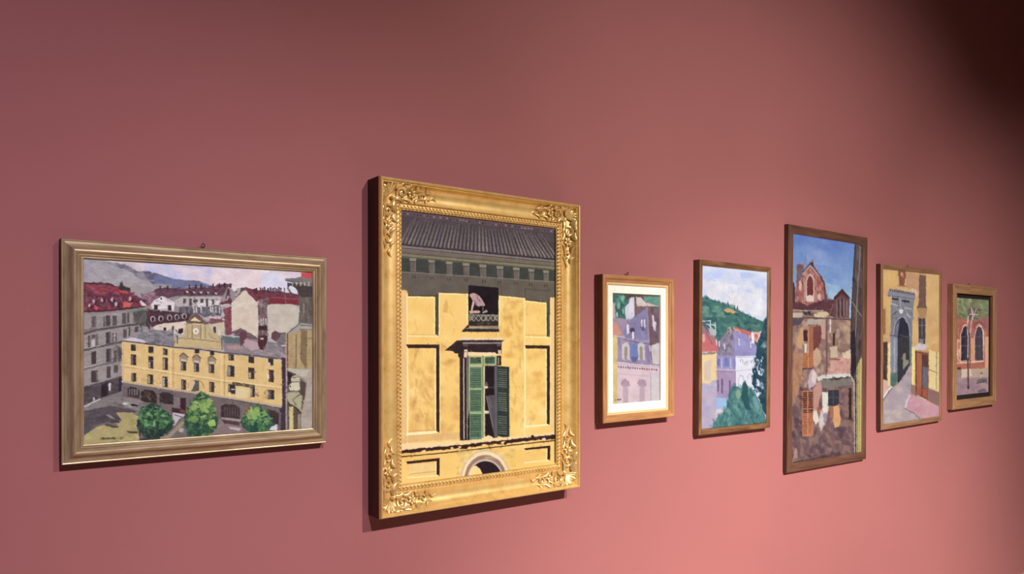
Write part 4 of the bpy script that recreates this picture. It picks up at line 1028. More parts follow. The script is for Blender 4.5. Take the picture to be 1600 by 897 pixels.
# carved ornament: pieces described by (s along the rail from the corner, t across it, lift)
def blob(s0, t0, ln, wd, ang, lift, curl=0.0, hgt=0.35, nu=7, nv=6, notch=0.0):
    """a carved leaf: swollen, pointed, bent by curl; returns (s,t,lift) verts and faces"""
    vs, fs = [], []
    ca, sa = math.cos(ang), math.sin(ang)
    for i in range(nu + 1):
        u = i / nu
        r = math.sin(math.pi * min(1, u ** .75)) ** .8 * (1 - .25 * u)
        if notch:
            r *= 1 + notch * math.cos(u * 6 * math.pi)
        x = (u - .5) * ln
        yb = curl * ln * (u - .5) ** 2 * 2
        for j in range(nv):
            q = 2 * math.pi * j / nv
            y = yb + wd / 2 * r * math.cos(q)
            z = lift + wd * hgt * r * math.sin(q) + lift * .4 * math.sin(math.pi * u)
            vs.append((s0 + x * ca - y * sa, t0 + x * sa + y * ca, z))
    for i in range(nu):
        for j in range(nv):
            k = (j + 1) % nv
            fs.append((i * nv + j, i * nv + k, (i + 1) * nv + k, (i + 1) * nv + j))
    return vs, fs


def spiral(s0, t0, r, turns, a0, wd, lift, dirn=1, n=22):
    pts = []
    for i in range(n):
        u = i / (n - 1)
        a = a0 + dirn * turns * 2 * math.pi * u
        rr = r * (1 - .82 * u)
        pts.append((s0 + rr * math.cos(a), t0 + rr * math.sin(a), lift + .0015 * u))
    vs, fs = [], []
    for i, p in enumerate(pts):
        a = pts[max(i - 1, 0)]; b = pts[min(i + 1, n - 1)]
        tx, ty = b[0] - a[0], b[1] - a[1]
        L = math.hypot(tx, ty) or 1
        nx_, ny_ = -ty / L, tx / L
        w_ = wd * (.45 + .55 * math.sin(math.pi * min(1, .15 + i / n)))
        for k in range(5):
            q = 2 * math.pi * k / 5
            vs.append((p[0] + nx_ * w_ * math.cos(q), p[1] + ny_ * w_ * math.cos(q), p[2] + w_ * .9 * math.sin(q)))
    for i in range(n - 1):
        for k in range(5):
            m = (k + 1) % 5
            fs.append((i * 5 + k, i * 5 + m, (i + 1) * 5 + m, (i + 1) * 5 + k))
    return vs, fs


def join(*parts):
    V, F = [], []
    for v, f in parts:
        o = len(V)
        V += v
        F += [tuple(i + o for i in q) for q in f]
    return V, F


def rosette(s0, t0, r, lift):
    ps = [blob(s0 + r * .55 * math.cos(a), t0 + r * .55 * math.sin(a), r * 1.0, r * .62, a, lift) for a in [k * math.pi / 3 + .3 for k in range(6)]]
    ps.append(blob(s0, t0, r * .7, r * .6, 0, lift + .003, hgt=.5))
    return join(*ps)


R2 = random.Random(31)
shell = join(*[blob(.043 - .017 * math.cos(a), .043 - .017 * math.sin(a), .036 - .006 * abs(k - 3) / 3, .0125, a, .0046, hgt=.42) for k, a in [(k, math.pi / 4 + (k - 3) * .34) for k in range(7)]],
             blob(.052, .052, .020, .016, math.pi / 4, .006, hgt=.45))
arm = [('scroll', spiral(.080, .035, .0165, 1.35, 2.6, .0042, .0045, 1)),
       ('leaf', blob(.070, .051, .036, .0165, .25, .004, .5, notch=.14)),
       ('leaf', blob(.066, .020, .034, .0150, -.2, .005, -.5, notch=.14)),
       ('rosette', rosette(.111, .036, .0160, .0048)),
       ('leaf', blob(.098, .052, .030, .0125, .5, .0035, .6)),
       ('leaf', blob(.097, .019, .032, .0125, -.35, .005, -.6)),
       ('leaf', blob(.128, .049, .028, .0120, -.45, .0035, .5)),
       ('leaf', blob(.129, .023, .030, .0120, .4, .0045, -.5)),
       ('scroll', spiral(.148, .037, .0120, 1.2, 3.4, .0033, .004, -1)),
       ('leaf', blob(.161, .047, .024, .0095, -.5, .003, .6)),
       ('leaf', blob(.163, .027, .026, .0095, .35, .0035, -.6)),
       ('leaf', blob(.182, .039, .028, .0090, .1, .003, .8))]


def place_piece(name, data, sx, sz, vert, parent):
    vs, fs = data
    out = []
    for (s, t, l) in vs:
        if vert:
            s, t = t, s
        # s runs along x, t along z, measured inwards from the outer corner
        tt = min(s, t)
        out.append((sx * (W2 / 2 - s), -(depth2(min(max(tt, .0135), .060)) + l), sz * (H2 / 2 - t)))
    flip = (sx * sz < 0) ^ bool(vert)
    fs = [q if flip else q[::-1] for q in fs]
    return mesh_obj(name, out, fs, M_gold_hi, parent, math.radians(60))


for sx, sz in ((-1, 1), (1, 1), (1, -1), (-1, -1)):
    co = place_piece('corner_ornament', shell, sx, sz, False, f2)
    for vert in (False, True):
        k = 1.0 if not vert else 1.12
        for nm, (vs, fs) in arm:
            place_piece(nm, ([(s * k if s > .06 else s, t, l) for s, t, l in vs], fs), sx, sz, vert, co)


def leaf_run(name, parent, half_len, off, d, m, step, mk, horizontal, sgn):
    """a run of tiny carved leaves along one rail, as one piece of carving"""
    V, F = [], []
    n = max(2, int(2 * half_len / step))
    for i in range(n):
        x = -half_len + (i + .5) * 2 * half_len / n
        v, f = mk(i)
        o = len(V)
        for (a, b, l) in v:
            p, q = x + a, off + b
            V.append((p, -(d + l), sgn * q) if horizontal else (sgn * q, -(d + l), p))
        F += [tuple(z + o for z in (t if (horizontal ^ (sgn < 0)) else t[::-1])) for t in f]
    o = mesh_obj(name, V, F, m, parent, math.radians(60))
    o['kind'] = 'stuff'
    return o


mkleaf = lambda i: join(blob(0, -.0022, .0118, .0056, .75, .0012, .3, .55, 5, 6), blob(.0022, .0026, .0098, .0048, -.6, .001, .3, .55, 5, 6))
for sg in (1, -1):
    leaf_run('leaf_moulding', f2, W2 / 2 - .067, H2 / 2 - .0725, .0498, M_gold_hi, .0118, mkleaf, True, sg)
    leaf_run('leaf_moulding', f2, H2 / 2 - .067, W2 / 2 - .0725, .0498, M_gold_hi, .0118, mkleaf, False, sg)
# ------------------------------------------------------------------ 3: small watercolour in a mount
def art_tower():
    A = Art([(958.2, 458.4), (1032.7, 461.5), (1032, 625.9), (957, 631.6)], 0.250, 0.392, 200, 320, (156, 138, 164), 33)
    A.poly([(950, 455), (1040, 455), (1040, 470), (950, 470)], (92, 84, 78))
    A.poly([(955, 456), (987, 458), (984, 497), (963, 498), (961, 475), (955, 472)], (66, 108, 100), wob=.8)
    A.dabs([(960, 460), (984, 462), (982, 494), (964, 496)], [(56, 96, 92), (92, 150, 130), (78, 124, 112), (48, 84, 82)], 40, 8, 4, 75, 30, .8)
    A.ell(974, 467, 3.4, 4.4, (112, 172, 150), wob=1); A.ell(968, 478, 2.2, 5, (118, 170, 152), wob=1); A.ell(965, 492, 1.6, 4, (150, 190, 190), wob=.8); A.ell(975, 486, 1.5, 4, (130, 176, 170), wob=.8)
    A.poly([(976, 460), (992, 460), (988, 466), (978, 468)], (84, 76, 70), wob=.8)
    A.poly([(1006, 463), (1035, 463), (1035, 480), (1014, 475), (1008, 470)], (98, 152, 132), wob=.7); A.dabs([(1010, 465), (1030, 466), (1030, 476), (1012, 473)], [(84, 140, 122), (116, 166, 144)], 14, 9, 3, 5, 20, .7)
    A.poly([(955, 472), (962, 474), (963, 500), (955, 500)], (186, 158, 158), wob=.6)
    A.poly([(955, 496), (984, 498), (990, 505), (976, 524), (968, 510), (955, 500)], (158, 138, 160), wob=.8)
    A.poly([(992, 465), (997, 474), (1035, 480), (1035, 548), (1012, 548), (1004, 520), (992, 498)], (122, 96, 108), wob=.6)
    A.dabs([(994, 470), (1030, 480), (1030, 542), (1014, 542)], [(112, 86, 100), (134, 106, 116), (104, 84, 92)], 60, 10, 4, 85, 20, .6)
    A.poly([(994.5, 464), (1003, 465), (1007, 470), (1010, 473), (1020, 475), (1030, 478), (1008, 477), (996, 476)], (214, 192, 192), wob=.5); A.poly([(996, 473), (1008, 474), (1030, 478.4), (996, 478)], (206, 188, 170), wob=.4)
    A.poly([(977.6, 480), (984.6, 472.6), (985.4, 467), (988, 464.4), (992, 464.4), (992.4, 494), (988, 498), (980, 499), (977.8, 492)], (206, 202, 220), wob=.5); A.poly([(984, 470), (990, 468), (990, 486), (984, 490)], (218, 214, 228), wob=.8, a=.7)
    A.poly([(984, 503), (1000, 490), (1012, 480.5), (1013.4, 498), (1015.4, 536), (1000, 535), (983, 533), (974, 521), (978, 510)], (132, 126, 168), wob=.5); A.wash([(980, 500), (1013, 486), (1014, 534), (980, 530)], [(144, 140, 182), (120, 114, 154), (136, 128, 164)], 26, 9, .6)
    A.line([(1012.6, 481), (1013.6, 510), (1015.6, 545)], 1.1, (176, 150, 150), wob=.4)
    for x in (1003.6, 1007.4): A.line([(x, 500), (x + .6, 513)], 2, (224, 216, 228), wob=.6)
    A.poly([(1019.6, 492), (1022, 492), (1023, 502), (1026, 504), (1025, 518), (1022, 514), (1020, 506)], (216, 204, 216), wob=.5)
    A.poly([(980, 506), (983.6, 508), (984, 520), (980.6, 522)], (222, 210, 220), wob=.6); A.ell(989, 516, 4, 3.6, (82, 68, 92), wob=.6); A.poly([(988.4, 518), (991, 518), (992, 531), (988.6, 532)], (222, 212, 222), wob=.5); A.dabs([(1002, 510), (1010, 512), (1008, 516), (1003, 516)], [(90, 76, 104)], 8, 3, 2, 60, 30, .8)
    A.poly([(955, 501), (963, 503), (974, 524), (955, 524)], (206, 138, 122), wob=.6); A.line([(956, 524), (975, 527)], 1.7, (226, 196, 178), wob=.4)
    A.poly([(964, 527), (1016, 532), (1016, 568), (964, 564)], (158, 142, 176), wob=.5); A.dabs([(966, 530), (1014, 534), (1014, 564), (966, 562)], [(146, 130, 166), (174, 156, 184), (128, 116, 156)], 40, 8, 3, 85, 20, .6)
    A.line([(975, 530), (995, 535), (1015, 537)], 1.4, (108, 92, 124), wob=.5)
    for x, w_ in ((978.4, 6), (1002.4, 5.6)):
        A.poly([(x - w_, 562), (x - w_, 540), (x - w_ * .4, 535), (x + w_ * .4, 535), (x + w_, 541), (x + w_, 563)], (200, 190, 194), wob=.5); A.poly([(x - 2.6, 562), (x - 2.6, 544), (x, 540), (x + 2.6, 544), (x + 2.6, 562)], (150, 142, 128), wob=.5)
    A.poly([(985, 536), (996, 537), (998, 556), (995, 564), (989, 564), (984.6, 556)], (112, 128, 182), wob=.6); A.poly([(985, 557), (998, 558), (995, 566), (988, 566)], (88, 88, 130), wob=.5, a=.6)
    A.poly([(1009, 540), (1015, 540), (1016, 566), (1011, 566)], (138, 120, 162), wob=.5); A.line([(1016.6, 542), (1018.6, 562)], 1.7, (116, 94, 116), wob=.5); A.line([(1016, 540), (1016.6, 548)], 1.6, (220, 210, 220), wob=.4)
    A.poly([(1018, 540), (1028, 536), (1036, 535), (1036, 572), (1020, 570)], (202, 192, 188), wob=.6); A.dabs([(1020, 540), (1031, 538), (1031, 566), (1021, 566)], [(210, 202, 200), (190, 178, 184)], 18, 8, 3, 80, 20, .6)
    A.poly([(955, 526), (965.4, 527), (965.4, 640), (955, 640)], (216, 188, 124), wob=.5); A.wash([(957, 528), (965, 528), (965, 630), (957, 630)], [(226, 200, 136), (206, 176, 112)], 16, 9, .6)
    A.poly([(965, 563), (1000, 568), (1036, 571), (1036, 640), (965, 640)], (218, 190, 198), wob=.5); A.wash([(965, 570), (1032, 572), (1032, 628), (965, 630)], [(226, 200, 204), (206, 178, 190), (218, 194, 204), (226, 204, 202)], 50, 11, .6)
    A.line([(965, 564), (1000, 568), (1030, 570.6)], 2.2, (148, 136, 166), wob=.5); A.line([(965, 569), (1030, 574)], 1.4, (190, 172, 192), wob=.4)
    for k in range(17):
        x = 967 + k * 3.7
        A.ell(x, 573.2 + k * .3, 1.2, 1.5, (124, 100, 132) if k < 10 else (136, 76, 96), wob=.4)
    A.line([(965, 584), (1015, 588)], 1.2, (188, 164, 190), wob=.5, a=.8)
    for x, w_ in ((977, 7.6), (1003, 7.6)):
        A.poly([(x - w_, 600), (x - w_ * .6, 594), (x, 592), (x + w_ * .7, 594.6), (x + w_, 602), (x + w_ * .5, 604), (x - w_ * .5, 604)], (180, 148, 166), wob=.8); A.rect(x - 4, 604, x + 4.4, 634, (192, 164, 178), wob=.8)
    A.ring(1003, 606, 6, 7, 1, (162, 136, 168), 190, 350, a=.8); A.ring(977, 604, 6, 7, 1, (162, 136, 168), 190, 350, a=.8)
    A.poly([(1016, 580), (1036, 582), (1036, 640), (1017, 640)], (204, 198, 200), wob=.8, a=.8); A.line([(1016.6, 582), (1017, 628)], 1.8, (178, 166, 188), wob=.6, a=.8)
    A.repaint(1100, 4, 1.6, 9, .5, 80, 50)
    A.line([(1031.6, 462), (1031.4, 626)], 1.4, (150, 142, 136), wob=.2); A.line([(958, 458.8), (1032, 462)], 1.6, (88, 80, 72), wob=.3)
    for k in range(5): A.line([(964 + k * 1.4, 625.6), (964.8 + k * 1.4, 624.2)], .8, (60, 50, 50), wob=.1)
    A.line([(961, 626.5), (961.4, 624.4)], .7, (90, 78, 66), wob=.1)
    return A


P3X, P3Z = 1.985, EYE - 0.0048
f3 = thing('framed_painting', 'small mauve watercolour with a wide white mount, in an orange-brown wooden frame', 'painting', P3X, P3Z, 0.95)
M_oak = mat_wood('honey_oak', (0.27, 0.115, 0.045), (0.40, 0.185, 0.075), (0.50, 0.26, 0.115), rough=0.4, grain=(7, 80, 80))
M_oakside = mat_wood('oak_side', (0.10, 0.042, 0.018), (0.16, 0.07, 0.03), (0.21, 0.095, 0.042), rough=0.5, grain=(7, 80, 80))
M_cream = mat_plain('cream_gilt_slip', (0.82, 0.60, 0.34), 0.42, 0.2)
M_mount = mat_plain('white_mount_board', (0.88, 0.86, 0.80), 0.75, 0.0, 0.1)
W3, H3 = 0.373, 0.520
prof3 = [(0, 0), (0, .016), (.0012, .0172), (.0012, .0190), (0, .0202), (0, .0395), (.0006, .0418), (.0022, .043), (.0120, .043), (.0136, .0422), (.0142, .0402), (.0160, .0394), (.0225, .0372),
         (.0245, .0372), (.0252, .0352), (.0262, .0344), (.0285, .0344), (.0352, .0322), (.0352, .028)]
rails(f3, W3, H3, prof3, [M_oak, M_oakside, M_cream], lambda i: 1 if i < 5 else (2 if 15 <= i <= 17 else 0), closed_back=[(.034, .01), (.028, 0)])
mkbead = lambda i: blob(0, 0, .0052, .0046, 0, .0006, 0, .5, 4, 6)
for sg in (1, -1):
    leaf_run('bead_moulding', f3, W3 / 2 - .030, H3 / 2 - .0316, .0334, M_cream, .0058, mkbead, True, sg)
    leaf_run('bead_moulding', f3, H3 / 2 - .030, W3 / 2 - .0316, .0334, M_cream, .0058, mkbead, False, sg)
ring_plate('mount', f3, W3 - .0680, H3 - .0680, .2500, .3920, .0272, .0300, M_mount, .0015)
c3 = art_tower().build('watercolour_sheet', f3, 0.0268, 0.002, M_oil, 0.95, P3X, P3Z, sat=0.84)
c3['label'] = 'mauve and green watercolour of a slate-roofed tower and houses'
bk = box_data(-.150, .150, -.0245, -.004, -.224, .224)
mesh_obj('backing_board', bk[0], bk[1], M_back, f3)
hanger(f3, -0.032, H3 / 2, s=0.85)


# ------------------------------------------------------------------ 4: green hill
def art_hill():
    A = Art([(1097.6, 416.7), (1198.8, 425), (1195.8, 660), (1095, 670.4)], 0.4325, 0.6445, 230, 430, (206, 214, 236), 44)
    sky = [(1090, 410), (1205, 415), (1205, 510), (1150, 485), (1090, 470)]
    A.wash(sky, [(188, 202, 238), (200, 212, 242), (222, 226, 240), (236, 236, 240), (212, 214, 232)], 90, 18, .5)
    A.wash([(1155, 425), (1198, 428), (1198, 470), (1165, 455)], [(176, 190, 234), (184, 198, 238)], 26, 12, .5); A.wash([(1100, 418), (1135, 422), (1120, 440), (1100, 440)], [(186, 202, 238)], 10, 12, .5)
    A.wash([(1105, 440), (1190, 450), (1192, 496), (1150, 482), (1105, 464)], [(238, 238, 240), (244, 242, 240), (232, 226, 226), (214, 212, 226)], 60, 14, .55)
    A.dabs([(1100, 430), (1195, 440), (1190, 490), (1140, 475)], [(240, 240, 242), (206, 208, 226), (226, 224, 232)], 60, 9, 3.4, 60, 60, .4)
    hill = [(1090, 468), (1097, 467), (1104, 465), (1112, 469), (1120, 471), (1130, 474), (1138, 478), (1150, 483), (1158, 488), (1166, 491), (1180, 498), (1192, 502), (1196, 496), (1205, 494), (1205, 552), (1090, 552)]
    A.poly(hill, (76, 122, 98), wob=1); A.dabs(hill, [(62, 102, 90), (92, 140, 106), (56, 92, 84), (82, 130, 104), (106, 152, 116), (70, 112, 100)], 260, 9, 4, 20, 60, .65)
    A.dabs([(1100, 480), (1128, 480), (1130, 500), (1100, 500)], [(112, 156, 120), (126, 166, 128)], 18, 8, 4, 10, 30, .6)
    for x, y in ((1104, 466), (1117, 470), (1123, 470.6), (1130, 473.6), (1137, 473), (1138, 476), (1147, 480), (1152, 480), (1160, 488), (1172, 494)): A.poly([(x - 1.4, y + 3), (x, y - 2.4), (x + 1.4, y + 3)], (54, 92, 78), wob=.6)
    A.poly([(1130, 485), (1136, 482), (1146, 485), (1152, 489), (1146, 491), (1136, 490)], (196, 166, 118), wob=.7); A.dabs([(1131, 489), (1152, 490), (1152, 494), (1134, 494)], [(60, 90, 74)], 10, 5, 2, 10, 20, .8)
    # roofs
    A.poly([(1094, 504), (1100, 508), (1108, 516), (1120, 530), (1122, 552), (1094, 552)], (150, 128, 138), wob=.6); A.line([(1097, 506), (1108, 520)], 3, (112, 98, 116), wob=.6)
    for p in ([(1098, 503), (1110, 502), (1110, 508)], [(1104, 508), (1118, 509)], [(1108, 510), (1118, 520)], [(1110, 508), (1110, 524)], [(1117, 505), (1118, 524)]): A.line(p, 1.3, (206, 216, 222), wob=.4)
    A.poly([(1107, 514), (1118, 516), (1118, 526), (1110, 524)], (176, 178, 182), wob=.6)
    A.poly([(1094, 524), (1100, 522), (1106, 524), (1112, 530), (1121, 534), (1121, 551), (1094, 552)], (202, 116, 116), wob=.6); A.ell(1099, 529, 2.6, 7, (226, 160, 160), wob=.7); A.line([(1103, 520), (1112, 538)], 2.4, (164, 96, 112), wob=.6)
    A.poly([(1121, 546), (1124, 532), (1134, 520), (1140, 509), (1142, 516), (1147, 514), (1148, 560), (1121, 560)], (138, 128, 150), wob=.6); A.dabs([(1122, 536), (1146, 518), (1146, 558), (1122, 558)], [(120, 112, 136), (156, 146, 166), (108, 98, 120), (164, 158, 172)], 36, 8, 3, 70, 35, .65)
    A.poly([(1136, 512), (1143, 511), (1142, 526), (1137, 524)], (166, 152, 160), wob=.5)
    for x, y in ((1138, 516), (1138.6, 521)): A.ell(x, y, .9, 1.4, (84, 70, 92), wob=.2)
    A.poly([(1146, 518), (1160, 519), (1170, 526), (1178, 534), (1184, 546), (1182, 560), (1147, 560)], (150, 146, 196), wob=.5); A.wash([(1147, 522), (1180, 530), (1182, 558), (1147, 558)], [(162, 158, 206), (138, 132, 182), (156, 150, 200)], 26, 9, .55)
    A.poly([(1144, 514), (1152, 512), (1172, 519), (1190, 518), (1186, 530), (1178, 536), (1168, 524), (1150, 518)], (196, 112, 106), wob=.8); A.dabs([(1146, 514), (1188, 520), (1182, 532), (1165, 524)], [(222, 192, 188), (206, 118, 108), (232, 224, 224)], 22, 6, 2, 20, 50, .7)
    A.rect(1173.6, 520, 1177.6, 537, (234, 232, 238), wob=.6); A.line([(1188, 518), (1182, 534)], 1.8, (222, 206, 206), wob=.5)
    for p in ((1154, 531), (1172, 535), (1131, 538), (1123, 534), (1119, 532)): A.line([p, (p[0] + .6, p[1] + 8)], 1.4, (222, 220, 234), wob=.6)
    # facades
    A.poly([(1094, 556), (1119, 552), (1119.4, 600), (1094, 600)], (238, 208, 152), wob=.5); A.poly([(1100, 566), (1111, 563), (1110, 596), (1100, 596)], (214, 192, 178), wob=.7)
    A.line([(1095, 551.6), (1118, 550.4)], 2, (206, 164, 156)); [A.ell(1097 + k * 2.4, 554.2 - k * .16, .8, 1, (92, 72, 84), wob=.2) for k in range(9)]
    A.poly([(1119, 556), (1148.6, 556), (1149.4, 630), (1119, 630)], (168, 146, 180), wob=.5); A.wash([(1120, 580), (1148, 580), (1148, 625), (1120, 625)], [(178, 154, 184), (160, 140, 178)], 16, 9, .5)
    A.rect(1119, 556, 1148.4, 577, (150, 146, 190), wob=.5); A.poly([(1120, 562), (1124, 561), (1124, 572), (1120, 572)], (112, 116, 178), wob=.4); A.poly([(1131, 562), (1134, 559), (1138, 562), (1138, 574), (1131, 574)], (120, 126, 190), wob=.4); A.rect(1145, 560, 1148, 576, (134, 136, 192), wob=.4)
    for x in (1127, 1141): A.line([(x, 560), (x, 575)], 1.6, (196, 190, 216), wob=.4)
    A.line([(1119, 577.4), (1149, 578.6)], 2, (196, 176, 200), wob=.3); A.line([(1119, 580.6), (1149, 582)], 1, (140, 118, 154), wob=.3)
    for x, y0, y1 in ((1121, 593, 612), (1127.4, 591.6, 615), (1139.4, 593.6, 616)): A.poly([(x - 1.3, y1), (x - 1.3, y0 + 2), (x, y0), (x + 1.3, y0 + 2), (x + 1.3, y1)], (114, 98, 138), wob=.4)
    A.poly([(1148.4, 557), (1184, 556), (1186, 600), (1176, 612), (1149.6, 612)], (228, 228, 238), wob=.5)
    for x, y in ((1158, 566), (1167, 568), (1175, 566), (1164, 570)): A.ring(x, y, 2, 4, 1.1, (170, 168, 196), 180, 380, wob=.5)
    for p in ([(1149, 580), (1180, 577)], [(1149, 558.6), (1182, 558)]): A.line(p, 1.3, (196, 192, 216), wob=.4)
    A.ring(1157, 594, 4, 7, 1.3, (180, 176, 202), 180, 360); A.line([(1153, 594), (1153, 606)], 1.2, (180, 176, 202)); A.ring(1171, 592, 4, 7, 1.2, (180, 176, 202), 180, 360)
    A.poly([(1094, 598), (1102, 600), (1108, 602), (1112, 596), (1119, 592), (1119, 672), (1094, 675)], (186, 174, 200), wob=.9); A.wash([(1095, 600), (1118, 598), (1118, 664), (1095, 668)], [(196, 184, 206), (174, 162, 192), (190, 180, 196)], 26, 10, .55)
    A.poly([(1118, 622), (1138, 622), (1137, 636), (1118, 642)], (160, 194, 216), wob=.7); A.poly([(1118, 640), (1134, 636), (1132, 650), (1118, 656)], (222, 206, 222), wob=.8)
    # dark conifer on the right and trees
    con = [(1205, 492), (1196, 500), (1193, 508), (1190, 518), (1186, 530), (1183, 540), (1181, 552), (1179, 562), (1180, 572), (1174, 578), (1176, 590), (1174, 600), (1180, 612), (1184, 622), (1190, 640), (1205, 668)]
    A.poly(con, (48, 82, 78), wob=1.6); A.dabs(con, [(40, 70, 70), (58, 96, 88), (46, 78, 76), (72, 108, 98)], 110, 7, 3.4, 40, 70, .7)
    A.dabs([(1178, 560), (1192, 556), (1192, 606), (1178, 606)], [(226, 230, 238), (206, 212, 222)], 30, 3.6, 2, 70, 50, .95)
    A.dabs([(1176, 600), (1186, 600), (1190, 618), (1178, 618)], [(230, 232, 238)], 9, 3.6, 2.4, 60, 50, .95); A.dabs([(1186, 536), (1196, 536), (1196, 546), (1188, 546)], [(150, 172, 164)], 8, 5, 2, -30, 20, .7)
    low = [(1110, 675), (1114, 664), (1120, 652), (1126, 648), (1132, 640), (1138, 626), (1141, 610), (1147, 603), (1152, 604), (1157, 606), (1161, 600), (1163, 596), (1166, 606), (1174, 608), (1180, 616), (1186, 630), (1196, 655), (1198, 672)]
    A.poly(low, (88, 138, 118), wob=1.4); A.dabs(low, [(66, 116, 100), (112, 158, 130), (58, 104, 94), (124, 168, 138), (92, 142, 124), (76, 124, 116)], 200, 10, 4, 80, 35, .6)
    A.poly([(1160, 600), (1163, 594), (1167, 604), (1168, 622), (1172, 640), (1164, 640), (1158, 620)], (54, 96, 84), wob=1.2); A.ell(1153, 616, 4, 8, (136, 174, 130), wob=1.4); A.ell(1180, 630, 4, 12, (118, 164, 144), rot=-20, wob=1.4)
    A.dabs([(1114, 662), (1136, 640), (1140, 664), (1116, 670)], [(140, 184, 158), (70, 124, 106)], 26, 7, 3, 70, 40, .7)
    A.repaint(1900, 4.2, 1.6, 9, .5, 70, 60)
    return A


P4X, P4Z = 2.5682, EYE + 0.0018
f4 = thing('framed_painting', 'upright watercolour of a green wooded hill above violet roofs, in a thin brown frame', 'painting', P4X, P4Z, 0.39)
M_walnut = mat_wood('brown_wood', (0.075, 0.030, 0.015), (0.165, 0.075, 0.035), (0.28, 0.14, 0.066), rough=0.42, grain=(8, 70, 70))
M_walside = mat_wood('brown_wood_side', (0.05, 0.02, 0.01), (0.085, 0.036, 0.018), (0.12, 0.052, 0.026), rough=0.5, grain=(8, 70, 70))
W4, H4 = 0.4764, 0.6906
prof4 = [(0, 0), (0, .0300), (.0008, .0316), (.0025, .0322), (.0130, .0322), (.0145, .0316), (.0165, .0300), (.0210, .0284), (.0222, .0278), (.0222, .022)]
rails(f4, W4, H4, prof4, [M_walnut, M_walside], lambda i: 1 if i == 0 else 0, closed_back=[(.021, .006), (.018, 0)])
a4 = art_hill()
leafy = a4.C[..., 1] > a4.C[..., 0] + 14
a4.C[leafy] += np.array([-3.0, -5.0, 13.0])     # the foliage is a bluish green
c4 = a4.build('canvas', f4, 0.0262, 0.003, M_oil, 0.39, P4X, P4Z, sat=0.94)
c4['label'] = 'pale watercolour of a wooded hill, pink and violet houses and dark fir trees'
bk = box_data(-.2165, .2165, -.0222, -.003, -.3225, .3225)
mesh_obj('backing_board', bk[0], bk[1], M_back, f4)
